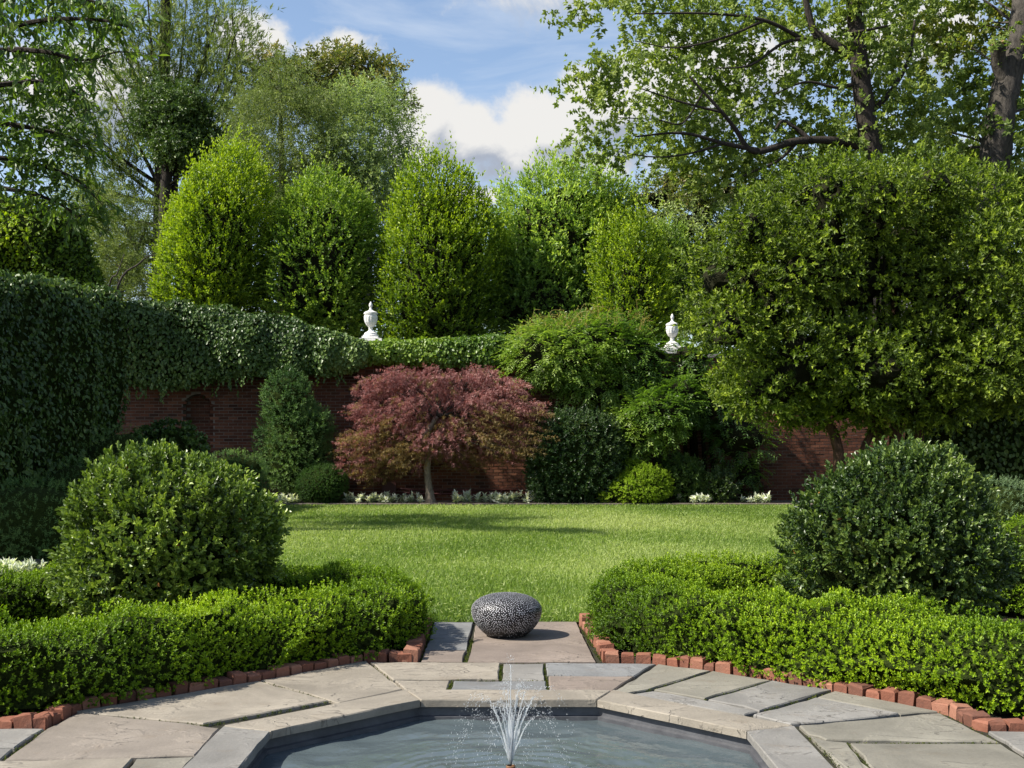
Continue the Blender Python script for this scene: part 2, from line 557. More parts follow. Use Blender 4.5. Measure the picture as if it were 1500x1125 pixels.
def stone_mat():
    m, t, out = new_mat('sandstone')
    oc = t.n('ShaderNodeObjectInfo')
    co = t.n('ShaderNodeTexCoord').outputs['Object']
    rnd = t.n('ShaderNodeVectorMath', {0: co, 1: t.n('ShaderNodeCombineXYZ', {0: t.math('MULTIPLY', oc.outputs['Random'], 40.0), 1: t.math('MULTIPLY', oc.outputs['Random'], 17.0)}).outputs[0]}, operation='ADD').outputs[0]
    big = t.n('ShaderNodeTexNoise', {'Vector': rnd, 'Scale': 2.2, 'Detail': 5.0, 'Roughness': 0.6, 'Distortion': 0.5}).outputs[0]
    fine = t.n('ShaderNodeTexNoise', {'Vector': rnd, 'Scale': 60.0, 'Detail': 6.0, 'Roughness': 0.7}).outputs[0]
    mp = t.n('ShaderNodeMapping', {'Vector': rnd, 'Scale': (1.0, 2.6, 1.0), 'Rotation': (0, 0, 0.3)}).outputs[0]
    lay = t.n('ShaderNodeTexNoise', {'Vector': mp, 'Scale': 3.0, 'Detail': 4.0, 'Roughness': 0.5, 'Distortion': 1.0}).outputs[0]
    # cleft ridges: thin lines where the slate-like layers break
    ridge = t.math('ABSOLUTE', t.math('SUBTRACT', lay, 0.5))
    crack = t.n('ShaderNodeMapRange', {'Value': ridge, 'From Min': 0.0, 'From Max': 0.018}).outputs[0]
    gate = t.n('ShaderNodeMapRange', {'Value': big, 'From Min': 0.50, 'From Max': 0.56}).outputs[0]
    crack = t.math('MAXIMUM', crack, t.math('SUBTRACT', 1.0, gate))
    v = t.n('ShaderNodeMapRange', {'Value': t.math('ADD', t.math('MULTIPLY', big, 0.75), t.math('MULTIPLY', fine, 0.25)), 'From Min': 0.3, 'From Max': 0.7, 'To Min': 0.58, 'To Max': 1.22}).outputs[0]
    stain = t.n('ShaderNodeTexNoise', {'Vector': rnd, 'Scale': 5.0, 'Detail': 6.0, 'Roughness': 0.7}).outputs[0]
    c = t.mixc(1.0, oc.outputs['Color'], t.n('ShaderNodeCombineColor', {0: v, 1: v, 2: v}).outputs[0], 'MULTIPLY')
    c = t.mixc(t.n('ShaderNodeMapRange', {'Value': stain, 'From Min': 0.55, 'From Max': 0.8, 'To Max': 0.6}).outputs[0], c, (0.15, 0.115, 0.08))
    c = t.mixc(t.math('MULTIPLY', t.math('SUBTRACT', 1.0, crack), 0.62), c, (0.08, 0.07, 0.06))
    step = t.n('ShaderNodeMapRange', {'Value': lay, 'From Min': 0.49, 'From Max': 0.51}).outputs[0]
    h = t.math('ADD', t.math('ADD', t.math('MULTIPLY', step, t.math('MULTIPLY', gate, 0.5)), t.math('MULTIPLY', fine, 0.28)), t.math('MULTIPLY', big, 0.6))
    b = t.n('ShaderNodeBump', {'Height': h, 'Strength': 0.9, 'Distance': 0.009})
    p = t.n('ShaderNodeBsdfPrincipled', {'Base Color': c, 'Roughness': 0.8, 'Specular IOR Level': 0.25, 'Normal': b.outputs[0]})
    t.link(p.outputs[0], out.inputs[0])
    return m


def brick_mat(name, c0, c1, c2):
    """colour by the per-face tint, grain and lime bloom by noise"""
    m, t, out = new_mat(name)
    at = t.n('ShaderNodeAttribute', attribute_name='tint').outputs['Fac']
    rnd = t.n('ShaderNodeObjectInfo').outputs['Random']
    co = t.n('ShaderNodeNewGeometry').outputs['Position']
    n = t.n('ShaderNodeTexNoise', {'Vector': co, 'Scale': 45.0, 'Detail': 5.0, 'Roughness': 0.7}).outputs[0]
    n2 = t.n('ShaderNodeTexNoise', {'Vector': co, 'Scale': 2.5, 'Detail': 5.0, 'Roughness': 0.7}).outputs[0]
    f = t.math('ADD', t.math('ADD', t.math('MULTIPLY', at, 0.7), t.math('MULTIPLY', rnd, 0.12)), t.math('MULTIPLY', t.math('SUBTRACT', n, 0.4), 0.5), True)
    c = t.ramp(f, [(0.0, c0), (0.5, c1), (1.0, c2)])
    c = t.mixc(t.n('ShaderNodeMapRange', {'Value': n2, 'From Min': 0.58, 'From Max': 0.78, 'To Max': 0.5}).outputs[0], c, (0.10, 0.085, 0.07))
    b = t.n('ShaderNodeBump', {'Height': n, 'Strength': 0.6, 'Distance': 0.008})
    p = t.n('ShaderNodeBsdfPrincipled', {'Base Color': c, 'Roughness': 0.9, 'Specular IOR Level': 0.2, 'Normal': b.outputs[0]})
    t.link(p.outputs[0], out.inputs[0])
    return m


def water_mat():
    m, t, out = new_mat('pool_water')
    co = t.n('ShaderNodeTexCoord').outputs['Object']
    n = t.n('ShaderNodeTexNoise', {'Vector': co, 'Scale': 26.0, 'Detail': 3.0, 'Roughness': 0.55}).outputs[0]
    b = t.n('ShaderNodeBump', {'Height': n, 'Strength': 0.35, 'Distance': 0.008})
    p = t.n('ShaderNodeBsdfPrincipled', {'Base Color': (0.070, 0.090, 0.098, 1), 'Roughness': 0.05, 'IOR': 1.33, 'Specular IOR Level': 0.5, 'Normal': b.outputs[0]})
    t.link(p.outputs[0], out.inputs[0])
    return m


def spray_mat():
    m, t, out = new_mat('falling_water')
    g = t.n('ShaderNodeBsdfPrincipled', {'Base Color': (0.97, 0.98, 1, 1), 'Roughness': 0.08, 'IOR': 1.33, 'Transmission Weight': 1.0})
    d = t.n('ShaderNodeBsdfDiffuse', {'Color': (0.85, 0.88, 0.9, 1)})
    tr = t.n('ShaderNodeBsdfTranslucent', {'Color': (0.85, 0.88, 0.9, 1)})
    dd = t.n('ShaderNodeMixShader', {0: 0.5, 1: d.outputs[0], 2: tr.outputs[0]})
    mx = t.n('ShaderNodeMixShader', {0: 0.5, 1: g.outputs[0], 2: dd.outputs[0]})
    t.link(mx.outputs[0], out.inputs[0])
    return m


def flat_mat(name, c, rough=0.6, spec=0.4, metal=0.0):
    m, t, out = new_mat(name)
    p = t.n('ShaderNodeBsdfPrincipled', {'Base Color': (*c, 1), 'Roughness': rough, 'Specular IOR Level': spec, 'Metallic': metal})
    t.link(p.outputs[0], out.inputs[0])
    return m


M = {}
M['stone'] = stone_mat()
M['soil'] = noise_mat('dark_soil', (0.018, 0.013, 0.009), (0.05, 0.036, 0.024), 14, 0.95, 0.8)
M['joint'] = noise_mat('mossy_joint', (0.012, 0.012, 0.008), (0.035, 0.034, 0.018), 30, 0.95, 0.8)
M['turf'] = noise_mat('turf', (0.04, 0.06, 0.010), (0.08, 0.11, 0.02), 3.5, 0.9, 0.5, 9.0)
M['mortar'] = noise_mat('mortar', (0.10, 0.085, 0.07), (0.20, 0.17, 0.145), 6, 0.95, 0.3)
M['brick'] = brick_mat('wall_brick', (0.036, 0.018, 0.013), (0.118, 0.046, 0.027), (0.21, 0.098, 0.058))
M['edging'] = brick_mat('edging_brick', (0.085, 0.045, 0.034), (0.205, 0.082, 0.052), (0.30, 0.155, 0.105))
M['lead'] = noise_mat('dark_slate', (0.035, 0.036, 0.042), (0.085, 0.087, 0.095), 9, 0.55, 0.3, spec=0.5)
M['water'] = water_mat()
M['spray'] = spray_mat()
M['copper'] = noise_mat('brown_copper', (0.10, 0.05, 0.028), (0.22, 0.12, 0.06), 60, 0.5, 0.2)
M['black'] = flat_mat('black_glaze', (0.009, 0.009, 0.010), 0.5, 0.35)
M['dot'] = flat_mat('white_glaze', (0.74, 0.74, 0.78), 0.6, 0.3)
M['urn'] = noise_mat('white_cast_stone', (0.55, 0.53, 0.50), (0.78, 0.77, 0.75), 14, 0.8, 0.25)
M['bark'] = noise_mat('dark_bark', (0.014, 0.011, 0.009), (0.055, 0.044, 0.034), 10, 0.95, 1.0, stretch=(3, 3, 0.6), dist=0.05)
M['greybark'] = noise_mat('grey_bark', (0.025, 0.022, 0.019), (0.095, 0.083, 0.07), 7, 0.95, 1.0, stretch=(2, 2, 0.7), dist=0.05)
M['palebark'] = noise_mat('pale_maple_bark', (0.09, 0.07, 0.055), (0.28, 0.23, 0.18), 12, 0.9, 0.6, stretch=(2, 2, .8))
M['redbark'] = noise_mat('peeling_brown_bark', (0.030, 0.017, 0.011), (0.115, 0.062, 0.038), 9, 0.9, 0.8, stretch=(2, 2, .6))
M['shade_core_twig'] = noise_mat('shade_core', (0.010, 0.011, 0.006), (0.026, 0.026, 0.013), 25, 1.0, 0.8, spec=0.05)  # painted dark for the shade inside crowns; limb tubes share this colour
M['inner'] = noise_mat('shaded_leaf_core', (0.006, 0.010, 0.003), (0.040, 0.058, 0.012), 55, 1.0, 1.0, spec=0.05, dist=0.03)  # shade between leaves painted onto solid cores that block the view through
M['maroon'] = flat_mat('maroon_paint', (0.075, 0.022, 0.020), 0.5)
M['white_paint'] = noise_mat('white_paint', (0.68, 0.68, 0.68), (0.8, 0.8, 0.79), 4, 0.7, 0.05)
M['roof'] = noise_mat('slate_roof', (0.08, 0.08, 0.09), (0.14, 0.14, 0.15), 6, 0.8, 0.3)
M['pane'] = flat_mat('window_glass', (0.03, 0.035, 0.04), 0.08, 0.6)
M['bluestone'] = noise_mat('edging_stone', (0.16, 0.15, 0.14), (0.28, 0.26, 0.24), 8, 0.9, 0.3)

LM = {}
LM['hedge'] = leaf_mat('box_hedge_leaf', (0.02796, 0.0621, 0.00324), (0.09072, 0.1637, 0.00576), (0.2233, 0.3195, 0.01152), 0.42, 0.16, 0.4)
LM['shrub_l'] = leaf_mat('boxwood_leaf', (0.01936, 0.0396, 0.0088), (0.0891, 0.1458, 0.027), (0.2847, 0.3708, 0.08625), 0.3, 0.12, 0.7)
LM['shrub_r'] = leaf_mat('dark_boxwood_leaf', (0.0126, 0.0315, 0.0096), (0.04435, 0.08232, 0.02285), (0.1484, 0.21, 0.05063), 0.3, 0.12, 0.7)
LM['ivy'] = leaf_mat('ivy_leaf', (0.01794, 0.04056, 0.01144), (0.04814, 0.09329, 0.02302), (0.1398, 0.2042, 0.07128), 0.32, 0.1, 0.55)
LM['ivy_bright'] = leaf_mat('young_ivy_leaf', (0.0242, 0.0575, 0.008), (0.0605, 0.115, 0.014), (0.132, 0.1955, 0.03), 0.35, 0.25, 0.5)
LM['yew'] = leaf_mat('yew_needle', (0.02744, 0.06664, 0.02744), (0.06656, 0.1292, 0.05089), (0.1414, 0.2168, 0.07917), 0.5, 0.12, 0.3)
LM['boxball'] = leaf_mat('clipped_box_leaf', (0.018, 0.045, 0.014), (0.034, 0.074, 0.020), (0.065, 0.115, 0.03), 0.5, 0.2, 0.3)
LM['holly'] = leaf_mat('holly_leaf', (0.014, 0.036, 0.014), (0.030, 0.062, 0.024), (0.075, 0.115, 0.05), 0.28, 0.12, 0.6)
LM['gold'] = leaf_mat('golden_leaf', (0.0738, 0.12, 0.0104), (0.1312, 0.2, 0.0182), (0.205, 0.28, 0.039), 0.5, 0.3, 0.3)
LM['blue'] = leaf_mat('blue_green_leaf', (0.05, 0.085, 0.055), (0.085, 0.135, 0.085), (0.15, 0.20, 0.13), 0.5, 0.2, 0.35)
LM['maple'] = leaf_mat('red_maple_leaf', (0.05233, 0.02342, 0.03178), (0.1239, 0.05578, 0.07111), (0.2735, 0.1527, 0.1809), 0.42, 0.2, 0.4, (1.5, 0.9, 0.8))
LM['maple_in'] = leaf_mat('olive_maple_leaf', (0.04, 0.032, 0.014), (0.085, 0.07, 0.028), (0.17, 0.13, 0.07), 0.45, 0.3, 0.4, (1.3, 1.1, 0.6))
LM['wisteria'] = leaf_mat('wisteria_leaf', (0.024, 0.056, 0.010), (0.070, 0.130, 0.020), (0.16, 0.225, 0.055), 0.34, 0.3, 0.6)
LM['wisteria_tip'] = leaf_mat('bronze_shoot', (0.09, 0.10, 0.03), (0.16, 0.15, 0.05), (0.24, 0.19, 0.10), 0.45, 0.3, 0.4)
LM['hornbeam'] = leaf_mat('hornbeam_leaf', (0.0162, 0.036, 0.0036), (0.06762, 0.1207, 0.008452), (0.2317, 0.3064, 0.01794), 0.4, 0.24, 0.4)
LM['hornbeam_d'] = leaf_mat('dark_hornbeam_leaf', (0.019, 0.0437, 0.0076), (0.081, 0.1458, 0.02268), (0.2415, 0.3255, 0.0546), 0.4, 0.22, 0.4)
LM['dogwood'] = leaf_mat('dogwood_leaf', (0.024, 0.052, 0.012), (0.09408, 0.1646, 0.03763), (0.2484, 0.3312, 0.092), 0.38, 0.33, 0.45)
LM['bigtree'] = leaf_mat('osmanthus_leaf', (0.01322, 0.027, 0.0045), (0.07318, 0.1153, 0.01242), (0.2645, 0.3326, 0.0499), 0.42, 0.25, 0.4)
LM['sycamore'] = leaf_mat('sycamore_leaf', (0.03678, 0.06273, 0.01485), (0.09797, 0.1449, 0.03375), (0.2116, 0.2502, 0.09112), 0.42, 0.42, 0.4)
LM['yellowing'] = leaf_mat('yellowing_leaf', (0.0448, 0.066, 0.0096), (0.09, 0.1073, 0.0165), (0.156, 0.1568, 0.0225), 0.45, 0.4, 0.35)
LM['pine'] = leaf_mat('pine_needle', (0.033, 0.055, 0.0198), (0.1088, 0.1536, 0.0544), (0.247, 0.2945, 0.114), 0.5, 0.15, 0.3)
LM['spruce'] = leaf_mat('spruce_needle', (0.03942, 0.0605, 0.02464), (0.1111, 0.152, 0.06656), (0.2447, 0.285, 0.1277), 0.5, 0.2, 0.3)
LM['magnolia'] = leaf_mat('magnolia_leaf', (0.033, 0.0462, 0.0132), (0.091, 0.1148, 0.0336), (0.225, 0.18, 0.075), 0.3, 0.2, 0.55)
LM['pale'] = leaf_mat('pale_crown_leaf', (0.0462, 0.0748, 0.03388), (0.131, 0.1792, 0.09408), (0.2693, 0.323, 0.1862), 0.45, 0.3, 0.4)
LM['cherry'] = leaf_mat('cherry_leaf', (0.0192, 0.0456, 0.0096), (0.0504, 0.0952, 0.0182), (0.1125, 0.165, 0.042), 0.38, 0.36, 0.45)
LM['whiteleaf'] = leaf_mat('variegated_leaf', (0.05, 0.09, 0.06), (0.24, 0.28, 0.28), (0.52, 0.55, 0.68), 0.5, 0.2, 0.3)
LM['grass'] = leaf_mat('grass_blade', (0.04589, 0.084, 0.01617), (0.09918, 0.1562, 0.03432), (0.2024, 0.2479, 0.1122), 0.42, 0.3, 0.4)
LM['moss'] = leaf_mat('joint_moss', (0.02, 0.035, 0.008), (0.045, 0.065, 0.015), (0.09, 0.10, 0.03), 0.8, 0.1, 0.2)

M['dead'] = flat_mat('dead_leaf', (0.30, 0.12, 0.02), 0.7)

# ---------------------------------------------------------------- ground, lawn
POOL = np.array([-0.018, 5.29])
AP = 1.19                                   # apothem of the pool's inner edge
WALL_Y = 28.0


def octa(ap, c=POOL):
    a = np.radians(22.5 + 45 * np.arange(8))
    return c + ap / math.cos(math.radians(22.5)) * np.stack([np.cos(a), np.sin(a)], -1)


def ring_sheet(inner, outer, z):
    """a flat sheet between two outlines of equal count"""
    n = len(inner)
    V = np.concatenate([np.c_[inner, np.full(n, z)], np.c_[outer, np.full(n, z)]])
    j = np.arange(n)
    return V, np.stack([j, (j + 1) % n, n + (j + 1) % n, n + j], -1)


big = octa(400.0)
mid = octa(AP + 0.26)
V, F = ring_sheet(mid, big, -0.045)
MB().add(V, F).obj('ground', M['soil'], kind='structure')

# lawn: a sheet with low relief and the blades on it
LAWN = np.array([[-0.66, 9.27], [0.52, 9.27], [1.0, 9.4], [2.6, 10.6], [4.4, 11.4], [6.1, 13.5], [6.4, 25.9], [-5.45, 25.9], [-5.5, 14.0], [-4.2, 11.5], [-2.6, 10.4], [-1.0, 9.4]])
mb = MB()
nn = len(LAWN)
cV = np.concatenate([np.c_[LAWN, np.full(nn, -0.004)], [[0.3, 16.0, -0.004]]])
mb.add(cV, np.stack([np.full(nn, nn), np.arange(nn), (np.arange(nn) + 1) % nn], -1))
mb.obj('lawn', M['turf'], kind='structure')

mb = MB()
N = 255000
u = U(0, 1, N)
dd = 9.27 * (25.95 / 9.27) ** (u ** 0.95)
gx = U(-1, 1, N) * (0.255 * dd + 0.3)
ok = in_poly(gx, dd, LAWN)
gx, dd = gx[ok], dd[ok]
N = len(gx)
patch = Wob(1.1, 5)(np.c_[gx, dd, 0 * dd]) * 0.20 + Wob(0.35, 6)(np.c_[gx, dd, 0 * dd]) * 0.12
base = np.c_[gx, dd, np.full(N, -0.006)]
lean = norm(np.c_[rng.normal(size=(N, 2)) * 0.55, np.ones(N)])
leaves(mb, base, lean, np.c_[rng.normal(size=(N, 2)), np.full(N, 0.2)], U(0.03, 0.065, N), 0.0056 + 0.00046 * dd, np.clip(0.42 + patch + rng.normal(size=N) * 0.2, 0, 1), 'blade')
# pale dry blades lying across
N2 = 9000
d2 = 9.3 * (25.9 / 9.3) ** U(0, 1, N2)
x2 = U(-1, 1, N2) * (0.25 * d2 + .3)
ok = in_poly(x2, d2, LAWN)
x2, d2 = x2[ok], d2[ok]
N2 = len(x2)
leaves(mb, np.c_[x2, d2, np.full(N2, 0.03)], np.c_[rng.normal(size=(N2, 2)), U(0.0, 0.5, N2)], np.c_[rng.normal(size=(N2, 2)) * .3, np.ones(N2)], U(0.03, 0.06, N2), 0.006 + 0.0003 * d2, U(0.85, 1, N2), 'blade')
mb.obj('grass', LM['grass'], kind='stuff')

# ---------------------------------------------------------------- pool
pool = bpy.data.objects.new('pool_basin', None)
COL.objects.link(pool)
pool['kind'] = 'structure'
CW = 0.265
inn, outr = octa(AP), octa(AP + CW - 0.006)
stone_cols = {'buff': (0.240, 0.213, 0.174), 'tan': (0.205, 0.178, 0.150), 'grey': (0.194, 0.186, 0.172), 'blue': (0.176, 0.178, 0.178), 'pink': (0.205, 0.168, 0.142), 'olive': (0.196, 0.184, 0.152)}


def slab(poly, top, thick, rough=0.004, step=0.09, bevel=0.008):
    """a stone slab with slightly broken, worn edges"""
    poly = np.asarray(poly, float)
    area = 0.5 * np.sum(poly[:, 0] * np.roll(poly[:, 1], -1) - np.roll(poly[:, 0], -1) * poly[:, 1])
    if area < 0:
        poly = poly[::-1]
    pts = []
    for i in range(len(poly)):
        a, b = poly[i], poly[(i + 1) % len(poly)]
        k = max(2, int(np.linalg.norm(b - a) / step))
        nrm_ = np.array([-(b - a)[1], (b - a)[0]]) / max(np.linalg.norm(b - a), 1e-6)
        for t in np.arange(k) / k:
            pts.append(a + (b - a) * t + nrm_ * (abs(rng.normal()) * rough if 0 < t else rough * 0.5))
    pts = np.array(pts)
    c = pts.mean(0)
    n = len(pts)
    q = pts + norm(c - pts) * bevel
    zt = top + rng.normal(size=n) * 0.0012
    V = np.concatenate([np.c_[q, zt], np.c_[pts, zt - bevel * 0.9], np.c_[pts, np.full(n, top - thick)]])
    j = np.arange(n)
    k = (j + 1) % n
    m = MB()
    m.add(V, [np.stack([n + j, n + k, k, j], -1), np.stack([2 * n + j, 2 * n + k, n + k, n + j], -1), j[None]])
    return m


for i in range(8):
    j = (i + 1) % 8
    e = (inn[j] - inn[i])
    e = e / np.linalg.norm(e) * 0.002
    q = slab([inn[i] + e, inn[j] - e, outr[j] - e, outr[i] + e], 0.0, 0.042, 0.003, 0.12, 0.006)
    o = q.obj('coping_stone', M['stone'], pool)
    o.color = (*stone_cols[['buff', 'buff', 'buff', 'grey', 'olive', 'olive', 'grey', 'grey'][i]], 1)
# basin wall: an upper band, a small ledge at the water line, the deep wall and the floor
prof = [(AP + 0.035, -0.0425), (AP + 0.030, -0.094), (AP + 0.014, -0.100), (AP + 0.014, -0.128), (AP + 0.03, -0.135), (AP + 0.03, -0.7)]
mb = MB()
for (r0, z0), (r1, z1) in zip(prof[:-1], prof[1:]):
    a, b = octa(r0), octa(r1)
    Vv = np.concatenate([np.c_[a, np.full(8, z0)], np.c_[b, np.full(8, z1)]])
    j = np.arange(8)
    mb.add(Vv, np.stack([j, (j + 1) % 8, 8 + (j + 1) % 8, 8 + j], -1))
mb.add(np.c_[octa(AP + 0.03), np.full(8, -0.7)], np.arange(8)[None])
mb.obj('basin_lining', M['lead'], pool)
# water with ripples round the fountain
WZ = -0.120
rr = np.concatenate([np.linspace(0.0, 1.0, 110), np.linspace(1.0, 1.18, 10)[1:]]) ** 1.0
na = 144
ang = np.linspace(0, 2 * np.pi, na, endpoint=False)
secr = (AP + 0.022) / np.cos(((ang - np.pi / 8 * 0) + np.pi / 8) % (np.pi / 4) - np.pi / 8)
R_ = rr[:, None] * secr[None] / rr[-1]
Xw, Yw = POOL[0] + R_ * np.cos(ang), POOL[1] + R_ * np.sin(ang)
wob = Wob(9.0, 3)
pw = np.stack([Xw, Yw, 0 * Xw], -1).reshape(-1, 3)
ph = R_.ravel() + 0.04 * Wob(2.5, 4)(pw)
amp = 0.0034 * np.exp(-((R_.ravel() - 0.42) / 0.20) ** 2) * (0.6 + 0.5 * Wob(3.0, 12)(pw)) + 0.0003
h = amp * np.sin(ph * 2 * np.pi / 0.075) + 0.0013 * wob(pw) + 0.0030 * Wob(20.0, 8)(pw)
Vw = np.stack([Xw.ravel(), Yw.ravel(), WZ + h], -1)
nr_ = len(rr)
i_ = np.arange(nr_ - 1)[:, None] * na
j_ = np.arange(na)[None]
MB().add(Vw, np.stack([i_ + j_, i_ + na + j_, i_ + na + (j_ + 1) % na, i_ + (j_ + 1) % na], -1).reshape(-1, 4)).obj('water', M['water'], smooth=True, kind='structure')

# ---------------------------------------------------------------- terrace of flagstones
terrace = bpy.data.objects.new('terrace', None)
COL.objects.link(terrace)
terrace['kind'] = 'structure'
outl = np.array([[-4.6, 6.05], [-2.72, 6.02], [-2.47, 6.0], [-1.55, 7.02], [-.93, 7.62], [-.66, 9.3], [.53, 9.3], [.62, 7.6], [1.05, 7.55], [2.4, 6.45], [2.45, 5.86], [4.6, 5.8], [4.6, 0.6], [-4.6, 0.6]])
# bedding between the stones: sheet with the pool cut out
mb = MB()
ob_pts = np.array([[4.6, 5.8], [1.0, 7.6], [-1.0, 7.6], [-4.6, 6.0], [-4.6, 4.0], [-1.4, 0.6], [1.4, 0.6], [4.6, 4.0]])
V, F = ring_sheet(octa(AP + 0.2), ob_pts, -0.022)
mb.add(V, F)
mb.add([[-0.72, 7.595, -0.022], [0.68, 7.595, -0.022], [0.56, 9.28, -0.022], [-0.70, 9.28, -0.022]], np.array([[0, 1, 2, 3]]))
mb.obj('joint_bed', M['joint'], terrace)

PAVERS = [
    ('buff', [(110, 1042), (378, 997), (482, 1026), (298, 1060)]),
    ('tan', [(116, 1043), (296, 1062), (322, 1066), (286, 1106), (5, 1113), (68, 1066)]),
    ('grey', [(-120, 1067), (65, 1066.5), (22, 1094), (-120, 1095)]),
    ('grey', [(-140, 1097), (19, 1096), (2, 1112), (-150, 1114)]),
    ('buff', [(-160, 1116), (195, 1110), (150, 1160), (-220, 1166)]),
    ('olive', [(199, 1110), (284, 1107.5), (244, 1160), (155, 1160)]),
    ('buff', [(381, 996), (536, 967), (580, 1000), (590, 1009), (498, 1029), (485, 1025)]),
    ('buff', [(542, 970), (733, 970.5), (731, 994), (576, 995)]),
    ('grey', [(737, 971.5), (796, 971.5), (798, 996), (735, 995.5)]),
    ('blue', [(799, 971), (961, 971.5), (930, 989.5), (801, 989)]),
    ('buff', [(578, 996.5), (659, 996.5), (655, 1011), (595, 1011.5)]),
    ('blue', [(664, 997), (800, 997), (802, 1011), (659, 1011)]),
    ('pink', [(803, 990.5), (929, 990.5), (898, 1011.5), (805, 1011)]),
    ('blue', [(636, 911), (693, 911), (684, 950), (623, 951)]),
    ('pink', [(622, 952.5), (683, 952), (678, 968.5), (617, 968)]),
    ('pink', [(697, 910), (844, 910), (873, 968), (685, 969), (690, 950)]),
    ('olive', [(964, 972), (1041, 982), (950, 1009), (918, 1015), (900, 1011)]),
    ('olive', [(1044, 983), (1130, 996), (1033, 1022), (958, 1010)]),
    ('grey', [(921, 1016.5), (955, 1011), (1032, 1024), (1110, 1041), (1092, 1046)]),
    ('grey', [(1131, 997), (1219, 1010), (1113, 1040), (1037, 1024)]),
    ('grey', [(1194, 1020.5), (1317, 1044), (1236, 1054), (1158, 1059), (1103, 1046)]),
    ('olive', [(1222, 1011), (1374, 1041), (1320, 1044.5), (1197, 1020)]),
    ('olive', [(1170, 1062), (1376, 1043.5), (1464, 1086), (1210, 1082), (1184, 1074)]),
    ('olive', [(1187, 1078), (1208, 1084), (1239, 1087), (1304, 1160), (1268, 1160)]),
    ('olive', [(1244, 1088), (1466, 1089), (1580, 1158), (1308, 1160)]),
    ('grey', [(1447, 1069.5), (1640, 1070), (1700, 1150), (1570, 1148)]),
]
for nm, poly in PAVERS:
    q = slab([G(*p) for p in poly], U(-0.003, 0.001), 0.05, 0.006, 0.1, 0.007)
    o = q.obj('paving_stone', M['stone'], terrace)
    c = np.array(stone_cols[nm]) * U(0.93, 1.06)
    o.color = (*c, 1)
# the stones that go on round the pool, below the edge of the picture
for sx in (-1, 1):
    for y0, y1 in ((3.9, 4.75), (3.0, 3.88), (2.1, 2.98)):
        for x0, x1 in ((1.55, 2.6), (2.63, 3.5)):
            xs = sorted((POOL[0] + sx * x0, POOL[0] + sx * x1))
            if y1 > 4.5 and x0 > 2:
                continue
            o = slab([(xs[0], y0), (xs[1], y0), (xs[1], y1 - 0.02), (xs[0], y1 - 0.02)], 0, .05).obj('paving_stone', M['stone'], terrace)
            o.color = (*stone_cols['olive'], 1)
# moss and weeds in the open joints
mb = MB()
for a, b, n in (((693, 934), (682, 968), 130), ((734, 972), (731, 994), 70), ((798, 972), (802, 1010), 70), ((575, 997), (540, 969), 30), ((662, 997), (656, 1011), 40),
                ((660, 996), (800, 996.5), 60), ((736, 971), (797, 971), 30), ((483, 1026), (380, 997), 60), ((120, 1041), (298, 1061), 50), ((66, 1067), (6, 1112), 60), ((298, 1061), (480, 1027), 50),
                ((950, 1010), (1043, 983), 40), ((1034, 1023), (1130, 997), 40), ((1112, 1041), (1220, 1011), 40), ((1242, 1087), (1466, 1087), 90), ((1186, 1077), (1268, 1155), 90), ((1241, 1088), (1306, 1158), 60), ((1375, 1042), (1466, 1087), 40), ((617, 966), (634, 912), 90), ((880, 966), (850, 915), 120)):
    t = U(0, 1, n)[:, None]
    p = np.asarray(a) * (1 - t) + np.asarray(b) * t
    g = np.array([G(*q) for q in p]) + rng.normal(size=(n, 2)) * 0.006
    sprigs(mb, np.c_[g, np.full(n, -0.02)], norm(np.c_[rng.normal(size=(n, 2)) * 0.5, np.ones(n)]), U(0.008, 0.02, n), 5, 0.011, 0.006, U(0.1, 0.8, n))
mb.obj('joint_moss', LM['moss'], terrace, kind='stuff')


# ---------------------------------------------------------------- brick edging
def edging(label, line, path_line):
    root = thing('brick_edging', label, 'brick edging', 'brick edgings of the two beds')
    def run(pts, wobble):
        pts = np.array([G(*p) for p in pts])
        s = np.concatenate([[0], np.cumsum(np.linalg.norm(np.diff(pts, axis=0), axis=1))])
        t = 0.0
        while t < s[-1] - 0.03:
            w = U(0.085, 0.112) if U(0, 1) > 0.12 else U(0.06, 0.08)
            a = np.array([np.interp(t, s, pts[:, i]) for i in (0, 1)])
            b = np.array([np.interp(min(t + w, s[-1]), s, pts[:, i]) for i in (0, 1)])
            d = (b - a) / max(np.linalg.norm(b - a), 1e-6)
            out_ = np.array([-d[1], d[0]])
            if out_ @ (a - POOL) < 0:
                out_ = -out_
            c = (a + b) / 2 + out_ * 0.052
            hgt = U(0.030, 0.062) * wobble
            bev = 0.009
            hw, hd = w / 2 - 0.004, 0.05
            ring = lambda k, z: [(-hw + k, -hd + k, z), (hw - k, -hd + k, z), (hw - k, hd - k, z), (-hw + k, hd - k, z)]
            Vb = np.array(ring(0, -0.05) + ring(0, hgt - bev) + ring(bev, hgt))
            Vb[:, :2] += rng.normal(size=(12, 2)) * 0.0028
            Vb[4:, 2] += rng.normal(size=8) * 0.004
            ang_ = math.atan2(d[1], d[0])
            Fb = np.array([[0, 1, 5, 4], [1, 2, 6, 5], [2, 3, 7, 6], [3, 0, 4, 7], [4, 5, 9, 8], [5, 6, 10, 9], [6, 7, 11, 10], [7, 4, 8, 11], [8, 9, 10, 11]])
            o = MB().add(Vb, Fb, 0, U(0.05, 1)).obj('brick', M['edging'], root)
            o.location = (c[0], c[1], 0)
            o.rotation_euler = (rng.normal() * 0.05, rng.normal() * 0.04, ang_ + rng.normal() * 0.05)
            t += w + U(0.001, 0.009)
    run(line, 1.0)
    run(path_line, 1.25)
    return root


